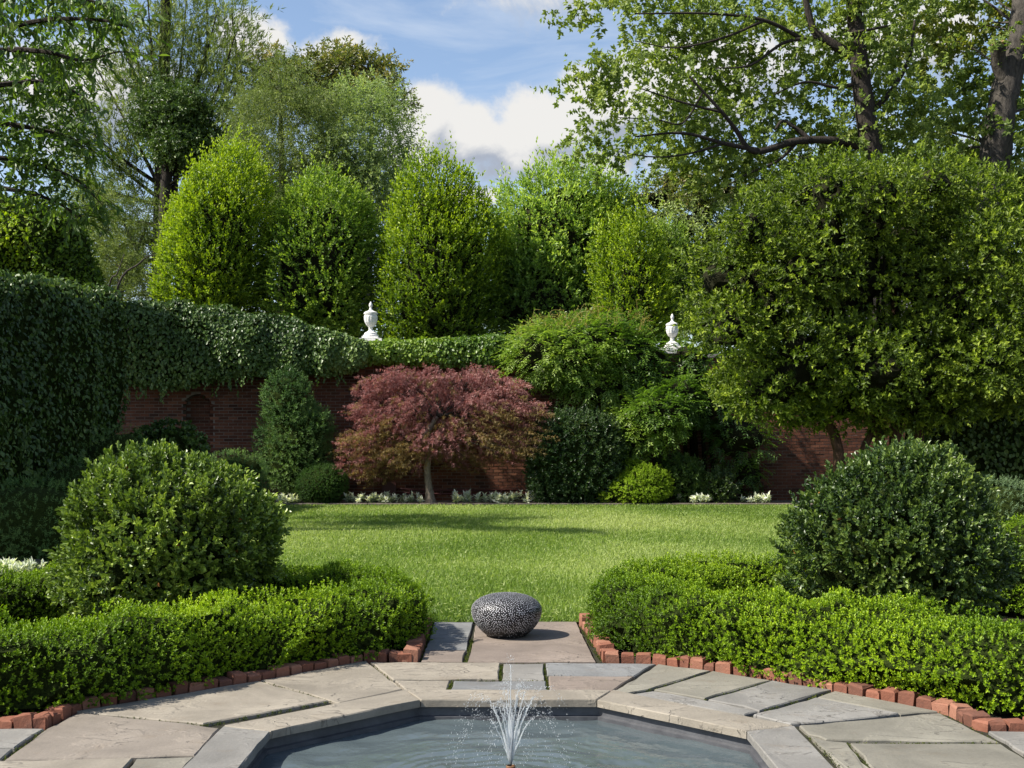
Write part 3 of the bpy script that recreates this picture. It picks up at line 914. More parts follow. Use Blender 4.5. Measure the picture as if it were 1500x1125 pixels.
edging('low row of worn red bricks edging the bed left of the stone path',
       [(-150, 1063), (0, 1064), (66, 1064), (80, 1056), (120, 1039), (187, 1027), (287, 1011), (378, 996), (455, 981), (540, 966), (596, 967)],
       [(613, 967), (622, 945), (633, 912)])
edging('low row of worn red bricks edging the bed right of the stone path',
       [(886, 968), (965, 970), (1000, 976), (1038, 981), (1111, 989), (1185, 1004), (1265, 1020), (1342, 1032), (1388, 1042), (1432, 1066), (1470, 1068), (1640, 1069)],
       [(882, 966), (869, 940), (848, 912)])

# ---------------------------------------------------------------- sculpture
scul = thing('stone_sculpture', 'black egg-shaped stone sculpture covered in white dots on the path', 'sculpture')
sc_c = np.append(G(742, 931), 0.002)
wS, hS = 0.262, 0.315
zk = np.array([0.0, 0.015, 0.06, 0.14, 0.23, 0.32, 0.42, 0.52, 0.62, 0.72, 0.80, 0.87, 0.93, 0.965, 0.99, 1.0])
rk = np.array([0.53, 0.56, 0.63, 0.735, 0.83, 0.905, 0.96, 0.99, 1.0, 0.965, 0.885, 0.77, 0.61, 0.46, 0.26, 0.001])
kk = smooth_path(np.c_[rk * wS, zk * hS, 0 * zk], 4)
prof = [(max(r, 0.001), z) for r, z, _ in kk]
prof = np.array(prof)
V, F = lathe(prof, 64)
body = MB().add(V + sc_c, [F, np.arange(64)[::-1][None]])
body.obj('body', M['black'], scul, smooth=True)
seg = np.concatenate([[0], np.cumsum(np.linalg.norm(np.diff(prof, axis=0), axis=1))])
area = np.concatenate([[0], np.cumsum(np.diff(seg) * (prof[1:, 0] + prof[:-1, 0]) / 2)])
ND = 2700
mb = MB()
k = np.arange(ND)
aa = (k + 0.5) / ND * area[-1]
ss = np.interp(aa, area, seg) + rng.normal(size=ND) * 0.0012
rz = np.stack([np.interp(ss, seg, prof[:, 0]), np.interp(ss, seg, prof[:, 1])], -1)
gr = np.stack([np.gradient(prof[:, 0], seg), np.gradient(prof[:, 1], seg)], -1)
gn = np.stack([np.interp(ss, seg, gr[:, 1]), -np.interp(ss, seg, gr[:, 0])], -1)
# dots thrown at random but never crowding each other
placed = np.zeros((ND, 3))
a_r = np.interp(ss, seg, prof[:, 0])
cand_s, cand_p = np.zeros(ND), np.zeros(ND)
for q in range(ND):
    cs = np.interp(U(0, area[-1], 14), area, seg)
    cp = U(0, 6.2832, 14)
    cr = np.interp(cs, seg, prof[:, 0])
    C = np.stack([cr * np.cos(cp), cr * np.sin(cp), np.interp(cs, seg, prof[:, 1])], -1)
    best = 0 if q == 0 else int(np.argmax(((C[:, None] - placed[None, :q]) ** 2).sum(-1).min(1)))
    placed[q], cand_s[q], cand_p[q] = C[best], cs[best], cp[best]
ss, ph = cand_s, cand_p
rz = np.stack([np.interp(ss, seg, prof[:, 0]), np.interp(ss, seg, prof[:, 1])], -1)
gn = np.stack([np.interp(ss, seg, gr[:, 1]), -np.interp(ss, seg, gr[:, 0])], -1)
er = np.stack([np.cos(ph), np.sin(ph), 0 * ph], -1)
pos = er * rz[:, :1] + np.array([0, 0, 1]) * rz[:, 1:] + sc_c
nrm_ = norm(er * gn[:, :1] + np.array([0, 0, 1]) * gn[:, 1:])
t1 = norm(np.cross(nrm_, er + np.array([0.01, 0.02, 1.0])))
t2 = np.cross(nrm_, t1)
rd = (0.0027 + 0.0010 * np.exp(-((rz[:, 1] / hS - 0.45) / 0.3) ** 2)) * U(0.8, 1.1, ND)
ring = [pos + rd[:, None] * (math.cos(q) * t1 + math.sin(q) * t2) for q in np.arange(6) * math.pi / 3]
Vd = np.stack(ring + [pos + nrm_ * rd[:, None] * 0.28], 1).reshape(-1, 3)
i0 = np.arange(ND)[:, None] * 7
Fd = np.concatenate([i0 + [j, (j + 1) % 6, 6] for j in range(6)])
low = rz[:, 1] > 0.05
mb.add(Vd, Fd[np.tile(low | (U(0, 1, ND) < 0.4), 6)])
mb.obj('dot_pattern', M['dot'], scul, kind='stuff')

# ---------------------------------------------------------------- fountain
fount = thing('fountain', 'brown fountain nozzle throwing a fan of fine white jets over the pool', 'fountain')
fc = np.array([POOL[0] + 0.012, POOL[1] + 0.10, 0])
mb = MB()
V, F = lathe([(0.001, -0.69), (0.03, -0.69), (0.03, -0.60), (0.022, -0.60), (0.022, WZ + 0.055), (0.018, WZ + 0.058), (0.018, WZ + 0.040), (0.002, WZ + 0.040)], 20)
mb.add(V + fc, F)
mb.obj('nozzle', M['copper'], fount, smooth=False)
V, F = tube([fc + [0, 0, WZ + 0.03], fc + [0, 0, WZ + 0.092]], [0.0045, 0.004], 8)
MB().add(V, F).obj('jet_tip', M['black'], fount)
drops = MB()
z0 = WZ + 0.06
jets = []
for k in range(14):
    a = 2 * math.pi * k / 14 + U(-.15, .15)
    sp = U(0.36, 0.70)
    jets.append((math.cos(a) * sp, math.sin(a) * sp, U(2.15, 2.65)))
for k in range(5):
    a = U(0, 6.28)
    jets.append((math.cos(a) * 0.18, math.sin(a) * 0.18, U(2.3, 2.8)))
jets.append((0.0, 0.0, 3.15))
for vx, vy, vz in jets:
    T = (vz + math.sqrt(vz * vz + 2 * 9.81 * (z0 - WZ))) / 9.81
    f = lambda t: fc + np.stack([vx * t, vy * t, z0 + vz * t - 4.905 * t * t], -1)
    tt = np.linspace(0, T * U(0.26, 0.36), 12)
    P = f(tt)
    P[3:] += rng.normal(size=(9, 3)) * 0.0012
    V, F = tube(P, np.linspace(0.0034, 0.0013, 12), 6, 0.28)
    MB().add(V, F).obj('water_jet', M['spray'], fount, smooth=True)
    n = 150 if vz < 3 else 90
    td = T * (0.22 + 0.74 * U(0, 1, n) ** 1.35)
    spr = (td / T)[:, None]
    P = f(td) + rng.normal(size=(n, 3)) * 0.016 * spr
    vel = np.stack([np.full(n, vx), np.full(n, vy), vz - 9.81 * td], -1)
    vel = norm(vel + rng.normal(size=(n, 3)) * 0.15)
    for p, v in zip(P, vel):
        r = U(0.0006, 0.0014)
        V_, F_ = OCT
        st = U(1.2, 5.0)
        Vs = V_ * r
        Vs = Vs + v * ((Vs @ v) * (st - 1))[:, None]
        drops.add(p + Vs, F_)
# small crowns where the drops come down
for k in range(130):
    a, r = U(0, 6.28), U(0.18, 0.55)
    p = np.array([fc[0] + math.cos(a) * r, fc[1] + math.sin(a) * r, WZ + U(0.0, 0.035)])
    V_, F_ = OCT
    drops.add(p + V_ * U(0.0008, 0.0024), F_)
drops.obj('droplets', M['spray'], fount, smooth=True, kind='stuff')

# ---------------------------------------------------------------- garden wall of bricks
wall = thing('brick_wall', 'long red brick garden wall with an arched niche behind the shrubs', 'wall')
X0, X1, WH = -10.9, 11.3, 3.45
nx, nw, nz_ = -7.59, 0.74, 2.20            # niche centre, width, height where its round arch begins


def niche_top(x):
    q = np.abs(x - nx) / (nw / 2)
    return np.where(q < 1, nz_ + nw / 2 * np.sqrt(np.clip(1 - q * q, 0, 1)), 0.0)


mb = MB()
mb.add(*box(X0, nx - nw / 2, WALL_Y + 0.008, WALL_Y + 0.45, -0.1, WH))
mb.add(*box(nx + nw / 2, X1, WALL_Y + 0.008, WALL_Y + 0.45, -0.1, WH))
cols = np.linspace(nx - nw / 2, nx + nw / 2, 17)
for a, b in zip(cols[:-1], cols[1:]):
    mb.add(*box(a, b, WALL_Y + 0.008, WALL_Y + 0.30, float(niche_top(np.array([(a + b) / 2]))[0]), WH))
mb.add(*box(nx - nw / 2, nx + nw / 2, WALL_Y + 0.30, WALL_Y + 0.45, -0.1, WH))
mb.obj('mortar_bed', M['mortar'], wall)
bricks = []
row = 0
z = 0.0
while z < WH - 0.06:
    x = X0 - (0.1125 if row % 2 else 0)
    while x < X1:
        header = (row % 2 == 1) and False
        bricks.append((x + 0.1075, z + 0.0325))
        x += 0.225
    row += 1
    z += 0.075
bricks = np.array(bricks)
tp = niche_top(bricks[:, 0])
bricks = bricks[(bricks[:, 1] > tp + 0.02)]
tgt = W(640, 690, WALL_Y)
order = np.argsort((bricks[:, 0] - tgt[0]) ** 2 / 2.6 + (bricks[:, 1] - tgt[2]) ** 2 * 1.3)
V0, F0 = box(-0.105, 0.105, 0, 0.05, -0.0308, 0.0308)
F0 = F0[[0, 1, 2, 4, 5]]
variants = [MB().add(V0 + rng.normal(size=V0.shape) * 0.0016, F0, 0, tt).mesh('brick', M['brick']) for tt in (0.1, 0.3, 0.42, 0.5, 0.58, 0.68, 0.8, 0.95)]
for i in order[:300]:
    link_mesh('brick', variants[int(U(0, 7.99))], wall, (bricks[i, 0] + U(-.003, .003), WALL_Y + U(-0.004, 0.003), bricks[i, 1]), (0, 0, U(-.006, .006)))
rest = bricks[order[300:]]
n = len(rest)
V = V0[None] + np.stack([rest[:, 0], WALL_Y + U(-0.004, 0.003, n), rest[:, 1]], -1)[:, None] + rng.normal(size=(n, 8, 3)) * 0.0015
Fr = (np.arange(n)[:, None, None] * 8 + F0[None]).reshape(-1, 4)
MB().add(V.reshape(-1, 3), Fr, 0, np.repeat(np.clip(rng.normal(size=n) * 0.22 + 0.5, 0, 1), len(F0))).obj('brickwork', M['brick'], wall, kind='stuff')
# bricks lining the niche
mb = MB()
for r in range(34):
    zz = r * 0.075
    for c in range(4):
        xx = nx - nw / 2 + (c + 0.5 * (r % 2)) * 0.225
        x1 = min(xx + 0.215, nx + nw / 2)
        if x1 - xx > 0.03:
            mb.add(*box(xx, x1, WALL_Y + 0.294, WALL_Y + 0.31, zz, zz + 0.065), 0, U(0.1, 0.6))
mb.obj('niche_lining', M['brick'], wall, kind='stuff')
mb = MB()
mb.add(*box(X0, X1, WALL_Y - 0.05, WALL_Y + 0.5, WH + 0.002, WH + 0.08))
mb.obj('wall_coping', M['bluestone'], wall)


def pier(px, ptop, label):
    c = W(px, ptop, WALL_Y)
    r = thing('brick_pier', label, 'pier', 'brick piers of the garden wall')
    m = MB()
    zz, rw = 0.0, 0
    m.add(*box(c[0] - 0.292, c[0] + 0.292, WALL_Y - 0.112, WALL_Y + 0.55, 0, c[2] - 0.14), 1)
    while zz < c[2] - 0.15:
        for k in range(3):
            xx = c[0] - 0.3 + k * 0.2
            m.add(*box(xx + 0.003, xx + 0.194, WALL_Y - 0.12, WALL_Y - 0.06, zz, zz + 0.065), 0, U(0.2, 0.9))
        zz += 0.075
    m.obj('pier_brickwork', [M['brick'], M['mortar']], r, kind='stuff')
    m = MB()
    m.add(*box(c[0] - 0.34, c[0] + 0.34, WALL_Y - 0.2, WALL_Y + 0.5, c[2] - 0.139, c[2] - 0.06))
    m.add(*box(c[0] - 0.30, c[0] + 0.30, WALL_Y - 0.16, WALL_Y + 0.46, c[2] - 0.059, c[2]))
    m.obj('pier_cap', M['urn'], r)
    return np.array([c[0], WALL_Y + 0.15, c[2] + 0.001])


def urn(at, label, s=1.0):
    u = thing('stone_urn', label, 'urn', 'white stone urns on the wall piers')
    q = 0.0165 * s
    # square plinth and turned foot
    m = MB()
    m.add(*box(at[0] - 12 * q, at[0] + 12 * q, at[1] - 12 * q, at[1] + 12 * q, at[2], at[2] + 3.2 * q))
    m.obj('plinth', M['urn'], u)
    P = [(11.6, 3.3), (11.6, 5.4), (9.8, 6.2), (9.4, 8.6), (7.6, 9.6), (4.6, 11.2), (3.3, 12.6), (2.9, 14.4), (3.5, 16.2), (3.0, 17.0)]
    V, F = lathe([(a * q, b * q) for a, b in P], 24)
    MB().add(V + at, F).obj('foot', M['urn'], u, smooth=False)
    P = [(2.9, 17.05), (4.3, 18.2), (6.4, 20.4), (8.4, 24.0), (9.5, 28.0), (9.9, 32.0), (9.9, 34.0), (9.3, 34.4), (9.3, 36.2), (10.3, 36.6), (10.3, 38.0), (9.0, 38.2)]
    ribs = [0.0, 0.05, 0.07, 0.08, 0.07, 0.05, 0.0, 0, 0, 0, 0, 0]
    V, F = lathe([(a * q, b * q) for a, b in P], 48, ribs)
    MB().add(V + at, F).obj('bowl', M['urn'], u, smooth=False)
    P = [(9.6, 38.25), (9.9, 39.0), (8.0, 40.2), (4.6, 41.4), (2.6, 43.0), (1.7, 45.8), (2.0, 47.2)]
    V, F = lathe([(a * q, b * q) for a, b in P], 24)
    lid = MB().add(V + at, F).obj('lid', M['urn'], u, smooth=False)
    P = [(1.9, 47.25), (2.7, 48.6), (2.7, 50.4), (1.9, 52.6), (0.9, 54.6), (0.1, 55.4)]
    V, F = lathe([(a * q, b * q) for a, b in P], 16)
    MB().add(V + at, F).obj('finial', M['urn'], lid, smooth=True)


urn(pier(542, 496, 'ivy covered brick pier carrying the urn nearer the red maple'), 'white lidded stone urn standing clear above the ivy, left of the red maple top')
urn(pier(986, 510, 'vine covered brick pier carrying the urn beside the big broad tree'), 'white lidded stone urn half tucked between vine and the big broad tree', 0.93)

# pipes, boxes at the wall's foot
cp = thing('conduit_pipe', 'two thin maroon pipes running along the foot of the brick wall', 'pipe')
for zz, yy in ((0.245, WALL_Y - 0.05), (0.16, WALL_Y - 0.06)):
    a, b = W(583, 720, WALL_Y)[0], W(800, 720, WALL_Y)[0]
    V, F = tube([[a, yy, zz + 0.04], [a + 0.15, yy, zz + 0.03], [a + .5, yy, zz], [b, yy, zz]], 0.022, 8)
    MB().add(V, F).obj('pipe', M['maroon'], cp, smooth=True)
for k in range(5):
    x = W(600 + k * 45, 720, WALL_Y)[0]
    MB().add(*box(x - 0.012, x + 0.012, WALL_Y - 0.09, WALL_Y - 0.006, 0.13, 0.275)).obj('pipe_clip', M['maroon'], cp)
ub = thing('utility_box', 'larger maroon metal utility box at the foot of the brick wall', 'utility box')
x = W(571, 715, WALL_Y)[0]
MB().add(*box(x - 0.15, x + 0.15, WALL_Y - 0.16, WALL_Y - 0.006, 0.0, 0.42)).obj('case', M['maroon'], ub)
MB().add(*box(x - 0.165, x + 0.165, WALL_Y - 0.18, WALL_Y - 0.161, -0.0, 0.435)).obj('cover', M['maroon'], ub)
ub = thing('junction_box', 'small maroon junction box left of the larger utility box', 'junction box')
x = W(546, 715, WALL_Y)[0]
MB().add(*box(x - 0.055, x + 0.055, WALL_Y - 0.10, WALL_Y - 0.006, 0.18, 0.36)).obj('case', M['maroon'], ub)
V, F = tube([[x, WALL_Y - 0.05, 0.178], [x, WALL_Y - 0.05, 0.0]], 0.02, 8)
MB().add(V, F).obj('pipe', M['maroon'], ub)

# stone edging at the far end of the lawn
ke = bpy.data.objects.new('lawn_kerb', None)
COL.objects.link(ke)
ke['kind'] = 'structure'
x = -6.4
while x < 7.4:
    w = U(0.7, 1.2)
    o = slab([(x, 25.98), (x + w - 0.015, 25.98), (x + w - 0.015, 26.14), (x, 26.14)], 0.035, 0.09).obj('kerb_stone', M['stone'], ke)
    o.color = (*(np.array(stone_cols['pink']) * 0.8), 1)
    x += w
kb = [(-5.62, 12.0), (-5.62, 13.4), (-5.62, 14.8), (-5.62, 16.2)]
for (xa, ya), (xb, yb) in zip(kb[:-1], kb[1:]):
    o = slab([(xa - .1, ya), (xa + .1, ya), (xb + .1, yb - .015), (xb - .1, yb - .015)], 0.06, 0.11).obj('kerb_stone', M['stone'], ke)
    o.color = (*stone_cols['grey'], 1)

# ---------------------------------------------------------------- box hedges round the two beds
def hedge(label, pts, hw, hh, n, seed):
    path = smooth_path([(x, y, h) for (x, y), h in zip(pts, hh)], 8)
    r = thing('box_hedge', label, 'hedge', 'low box hedges round the beds')
    k = len(path)
    hts = path[:, 2] * 2.0
    path[:, 2] = hts * 0.36
    L = Loft(path, np.interp(np.linspace(0, 1, k), np.linspace(0, 1, len(hw)), hw), hts * 0.62, 0.74, 0.088, 5.6, seed)
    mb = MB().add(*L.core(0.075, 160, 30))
    mb.obj('shaded_leaf_core', M['inner'], r)  # closed shell coloured like the hedge's shaded inside
    mb = MB()
    p, nr = L.points(n, 0.06, 0.01, 0.12, (-0.75, 3.9))
    a = norm(nr * 0.8 + np.array([0, 0, 0.6]) + rng.normal(size=p.shape) * 0.24)
    t = 0.42 + 0.16 * Wob(2.2, seed + 1)(p) + U(-.12, .12, len(p))
    sprigs(mb, p - a * 0.02, a, U(0.024, 0.046, len(p)), 6, 0.0215, 0.0135, t, inc=(25, 70), newtip=0.45)
    mb.obj('foliage', LM['hedge'], r, kind='stuff')
    return r


hedge('low clipped box hedge curving round the bed left of the path',
      [(-4.3, 6.55), (-3.3, 6.32), (-2.72, 6.36), (-2.1, 7.0), (-1.6, 7.55), (-1.1, 7.95), (-0.93, 8.45), (-1.15, 9.1), (-1.9, 9.5), (-2.9, 9.75), (-3.5, 9.45), (-4.0, 9.0), (-4.6, 8.6)],
      [0.36, 0.36, 0.36, 0.34, 0.33, 0.33, 0.33, 0.33, 0.33, 0.33, 0.33, 0.33, 0.3], [0.235, 0.235, 0.235, 0.22, 0.215, 0.215, 0.225, 0.225, 0.225, 0.225, 0.22, 0.215, 0.21], 27500, 21)
hedge('low clipped box hedge curving round the bed right of the path',
      [(4.4, 6.16), (3.45, 6.20), (2.79, 6.33), (2.26, 6.88), (1.70, 7.42), (1.13, 7.90), (0.93, 8.5), (1.05, 9.2), (1.7, 9.75), (2.6, 10.0), (3.6, 10.1), (4.5, 10.0), (5.3, 10.4)],
      [0.36, 0.36, 0.36, 0.36, 0.36, 0.34, 0.33, 0.33, 0.34, 0.35, 0.36, 0.45, 0.55], [0.24, 0.24, 0.24, 0.235, 0.23, 0.225, 0.225, 0.225, 0.225, 0.225, 0.26, 0.41, 0.46], 27500, 22)


# ---------------------------------------------------------------- shrubs
def shrub(name, label, cat, blobs, n, K, size, leaf, mat, up=0.4, depth=0.2, jit=0.3, newtip=0.3, core=0.84, group=None, shape='diamond', inc=(25, 75), t0=0.42, fold=0.25, stems=None, keep=0.12, sub=3, dead=0):
    r = thing(name, label, cat, group)
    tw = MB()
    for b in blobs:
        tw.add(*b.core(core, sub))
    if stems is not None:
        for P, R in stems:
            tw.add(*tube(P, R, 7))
    tw.obj('shade_core', M['inner'], r)  # lumpy shell painted dark in place of the shrub's shaded interior
    mb = MB()
    tot = sum(b.r[0] * b.r[2] + b.r[0] * b.r[1] for b in blobs)
    for q, b in enumerate(blobs):
        p, nr = b.points(int(n * (b.r[0] * b.r[2] + b.r[0] * b.r[1]) / tot), depth, keep)
        a = norm(nr + np.array([0, 0, up]) + rng.normal(size=p.shape) * jit)
        t = t0 + 0.12 * Wob(2.5 / max(b.r), 31 + q)(p) + U(-.15, .15, len(p))
        sprigs(mb, p, a, size * U(0.7, 1.3, len(p)), K, leaf[0], leaf[1], t, inc=inc, newtip=newtip, shape=shape, fold=fold)
    if dead:
        p, nr = blobs[0].points(int(dead * 0.6), 0.1, 0.1)
        leaves(mb, p, rng.normal(size=p.shape), nr, leaf[0], leaf[1], U(0, 1, len(p)), 'diamond', 0.2, 1)
    mb.obj('foliage', [LM[mat], M['dead']], r, kind='stuff')
    return r


c = W(259, 781, 9.0)
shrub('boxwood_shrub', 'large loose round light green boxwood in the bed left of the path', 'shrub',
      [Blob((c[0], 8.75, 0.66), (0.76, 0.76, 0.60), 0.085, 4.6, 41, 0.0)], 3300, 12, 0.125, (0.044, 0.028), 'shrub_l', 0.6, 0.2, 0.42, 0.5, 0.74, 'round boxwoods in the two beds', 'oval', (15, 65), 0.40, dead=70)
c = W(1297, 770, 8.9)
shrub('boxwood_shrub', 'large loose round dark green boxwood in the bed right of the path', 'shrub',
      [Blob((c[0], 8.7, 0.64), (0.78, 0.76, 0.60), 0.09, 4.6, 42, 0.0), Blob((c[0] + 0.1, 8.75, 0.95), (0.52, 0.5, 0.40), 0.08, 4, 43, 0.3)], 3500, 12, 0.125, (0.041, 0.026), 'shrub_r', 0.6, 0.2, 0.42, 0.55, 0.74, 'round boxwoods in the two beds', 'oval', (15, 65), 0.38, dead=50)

# shaded bed on the left
def mound(px, ptop, d, rx, rz, label, mat='yew', name='yew_mound', cat='shrub', n=2600, leaf=(0.035, 0.009), seed=0, size=0.07, K=9, group='dark yew mounds in the left bed'):
    zt = W(px, ptop, d)[2]
    x = W(px, ptop, d)[0]
    rz = min(rz, zt)
    return shrub(name, label, cat, [Blob((x, d, zt - rz), (rx, rx * 0.9, rz), 0.06, 3.0, seed, 0.0)] + ([Blob((x, d, (zt - rz) * 0.5), (rx * 0.97, rx * 0.87, (zt - rz) * 0.6 + 0.1), 0.05, 3, seed + 1, 0.0)] if zt - rz > 0.15 else []),
                 n, K, size, leaf, mat, 0.5, 0.12, 0.35, 0.3, 0.86, group)


mound(30, 703, 14.0, 0.88, 0.6, 'dark yew mound at the left edge, nearest of the shaded mounds', seed=51)
mound(115, 680, 17.0, 0.66, 0.55, 'dark yew mound between the nearest mound and the ivy wall', seed=52, n=1800)
mound(172, 626, 20.0, 0.72, 0.8, 'taller dark yew mound in front of the ivy wall corner', seed=53, n=2000)
mound(245, 623, 24.3, 0.75, 0.5, 'low dark glossy ivy hump below the arched niche', 'ivy', 'ivy_hump', 'ivy', 1500, (0.085, 0.075), 54, 0.10, 6, None)
mound(340, 660, 25.6, 0.75, 0.55, 'low dark hedge shrub in front of the wall right of the niche', 'yew', 'low_shrub', 'shrub', 1300, (0.06, 0.018), 55, 0.10, 9, None)
mound(1465, 705, 13.0, 0.52, 0.5, 'blue-green feathery mound beyond the right bed', 'blue', 'blue_green_shrub', 'shrub', 2200, (0.030, 0.010), 56, 0.07, 10, None)


def variegated(px0, px1, ptop, d, n, label, z0=0.0):
    r = thing('variegated_plant', label, 'plant', 'white leaved plants along the beds')
    mb = MB()
    x0, x1 = W(px0, 700, d)[0], W(px1, 700, d)[0]
    p = np.c_[U(x0, x1, n), d + U(-0.2, 0.2, n), np.full(n, z0)]
    H = W(0, ptop, d)[2] - z0
    size = H * U(0.5, 1.0, n)
    a = norm(np.c_[rng.normal(size=(n, 2)) * 0.45, np.ones(n)])
    for k in range(n):
        V, F = tube([p[k], p[k] + a[k] * size[k]], [0.006, 0.003], 3)
        mb.add(V, F, 0, 0.0)
    sprigs(mb, p, a, size, 16, 0.024 * d ** 0.5, 0.010 * d ** 0.5, 0.5 + U(-.3, .3, n), inc=(30, 85), u0=0.25, newtip=0.7)
    mb.obj('foliage', LM['whiteleaf'], r, kind='stuff')


variegated(512, 620, 722, 26.4, 46, 'white leaved plant clump at the wall foot, left of the maple trunk')
variegated(666, 778, 720, 26.4, 44, 'white leaved plant clump at the wall foot, right of the maple trunk')
variegated(408, 440, 725, 26.4, 14, 'small white leaved plant left of the clipped box ball')
variegated(998, 1042, 725, 26.4, 18, 'white leaved plant just right of the chartreuse shrub')
variegated(1088, 1130, 724, 26.4, 18, 'white leaved plant nearest the right boxwood at the lawn end')
variegated(-10, 48, 822, 12.2, 60, 'white flowering plant at the left edge behind the hedge')

# along the wall
D = 26.6
c = W(433, 640, 27.2)
shrub('conifer', 'dark green cone-shaped conifer against the wall left of the maple', 'conifer',
      [Blob((c[0], 27.1, 1.15), (0.86, 0.65, 1.25), 0.10, 3, 61, 0.0, 1.0, 0.15), Blob((c[0] - 0.12, 27.0, 2.25), (0.5, 0.45, 0.78), 0.12, 3, 62), Blob((c[0] + 0.45, 27.0, 1.7), (0.42, 0.4, 0.5), 0.1, 3, 63)],
      2600, 12, 0.17, (0.075, 0.022), 'yew', 0.7, 0.2, 0.5, 0.35, 0.82, t0=0.5)
c = W(474, 711, D)
shrub('box_ball', 'neatly clipped round green box ball at the lawn end left of the maple', 'shrub', [Blob((c[0], 26.5, 0.44), (0.57, 0.56, 0.45), 0.025, 3, 64, 0.0)], 2600, 9, 0.055, (0.035, 0.016), 'boxball', 0.2, 0.1, 0.3, 0.3, 0.9)
c = W(842, 680, 26.7)
shrub('holly_bush', 'large rounded dark glossy holly bush right of the red maple', 'shrub',
      [Blob((c[0], 26.8, 0.95), (1.18, 0.8, 1.13), 0.05, 2.6, 65, 0.0, 0.85)], 3600, 9, 0.13, (0.075, 0.040), 'holly', 0.35, 0.16, 0.45, 0.5, 0.86)
c = W(937, 715, 26.4)
shrub('golden_shrub', 'bright chartreuse spreading shrub beside the dark holly bush', 'shrub',
      [Blob((c[0], 26.45, 0.35), (0.76, 0.55, 0.40), 0.10, 3.5, 66, 0.0), Blob((c[0] - 0.1, 26.5, 0.55), (0.45, 0.4, 0.42), 0.1, 3, 67, 0)], 2400, 9, 0.085, (0.055, 0.022), 'gold', 0.3, 0.15, 0.4, 0.35, 0.86)
c = W(1000, 715, 27)
shrub('wall_shrub', 'dim leafy shrub at the wall right of the chartreuse shrub', 'shrub', [Blob((c[0], 27.0, 0.5), (0.45, 0.4, 0.62), 0.15, 3, 68, 0.0)], 650, 9, 0.16, (0.10, 0.04), 'ivy', 0.4, 0.3, 0.5, 0.3, 0.7)
c = W(1055, 718, 26.7)
shrub('young_shrub', 'small upright young shrub in the dark part of the wall bed', 'shrub', [Blob((c[0], 26.7, 0.32), (0.36, 0.33, 0.42), 0.1, 3, 69, 0.0)], 420, 9, 0.16, (0.07, 0.03), 'shrub_r', 1.2, 0.4, 0.4, 0.4, 0.6)


# ivy sheets: overlapping leaves that hang face outwards
def ivy(name, label, cat, loft, n, leaf, mat, th=(-1.2, 4.34), zmin=0.02, core=0.15, keep=0.15, depth=0.12, t0=0.4, group=None, hang=0.9, lob=True, trail=0, trail_z=0.0):
    r = thing(name, label, cat, group)
    MB().add(*loft.core(core, 90, 48, -0.02)).obj('shaded_leaf_core', M['inner'], r)  # solid body behind the ivy, its colour standing for shade
    p, nr = loft.points(n, depth, zmin, keep, th)
    N_ = len(p)
    jt = 1.0 if lob else 2.2
    nn_ = norm(nr + np.array([0, 0, 0.35]) + rng.normal(size=(N_, 3)) * 0.38 * jt)
    d = np.array([0, 0, -hang]) + rng.normal(size=(N_, 3)) * 0.5 * jt + nr * 0.25
    t = np.clip(t0 + 0.14 * Wob(1.6, 77)(p) + rng.normal(size=N_) * 0.18, 0, 1)
    mb = MB()
    s = U(0.5, 1.25, N_)
    # loose runners trailing below the edge
    for _ in range(trail):
        q = np.array([int(U(0, N_ - 0.01))])
        if p[q[0], 2] > zmin + 0.4 + trail_z:
            continue
        k_ = int(U(4, 11))
        e = p[q[0]] + np.array([0, -0.03, 0]) + np.cumsum(np.c_[U(-.03, .03, k_), U(-.01, .01, k_), -U(.03, .06, k_)], 0)
        leaves(mb, e, np.c_[rng.normal(size=(k_, 2)) * .5, -np.ones(k_)], np.c_[rng.normal(size=k_) * .4, -np.ones(k_), U(0, .5, k_)], leaf * U(.5, .9, k_), leaf * 0.6, np.clip(t0 + U(-.2, .4, k_), 0, 1), 'oval', 0.15)
    leaves(mb, p, d, nn_, leaf * s, leaf * s * (0.86 if lob else 0.6), t, 'oval', 0.15)
    mb.obj('foliage', LM[mat], r, kind='stuff')
    return r


def wall_line(pts, d):
    """(px, top, bottom) rows at distance d -> centre path and half heights"""
    P, H = [], []
    for q in pts:
        px, a, b = q[:3]
        dd_ = q[3] if len(q) > 3 else d
        t, bt = W(px, a, dd_), W(px, b, dd_)
        P.append([t[0], dd_, (t[2] + bt[2]) / 2])
        H.append((t[2] - bt[2]) / 2)
    P = smooth_path(P, 6)
    return P, np.interp(np.linspace(0, 1, len(P)), np.linspace(0, 1, len(H)), H)


P, H = wall_line([(120, 446, 560), (200, 438, 570), (262, 440, 578), (330, 450, 562), (400, 463, 553), (470, 476, 553), (540, 497, 540)], 27.75)
ivy('ivy', 'thick dark ivy hood hanging over the wall left of the urn', 'ivy', Loft(P, 0.62, H, 0.75, 0.12, 2.2, 71, False), 22000, 0.09, 'ivy', t0=0.45, trail=420, trail_z=2.75)
P, H = wall_line([(535, 498, 536), (600, 496, 536), (680, 492, 538), (765, 490, 540)], 27.85)
ivy('ivy', 'bright green clipped ivy on the wall top between urn and vine', 'ivy', Loft(P, 0.42, H, 0.7, 0.06, 2.6, 72, False), 9000, 0.085, 'ivy_bright', t0=0.45)
P = smooth_path([(-7.3, 12.6, 1.85), (-7.9, 15.5, 1.92), (-8.5, 18.0, 2.02), (-8.75, 21.0, 2.16), (-8.55, 24.6, 2.28)], 6)
ivy('ivy_wall', 'tall dark side wall smothered in ivy at the left edge', 'ivy wall', Loft(P, 0.5, P[:, 2] + 0.05, 0.35, 0.16, 1.5, 73), 25000, 0.092, 'ivy', zmin=0.05)
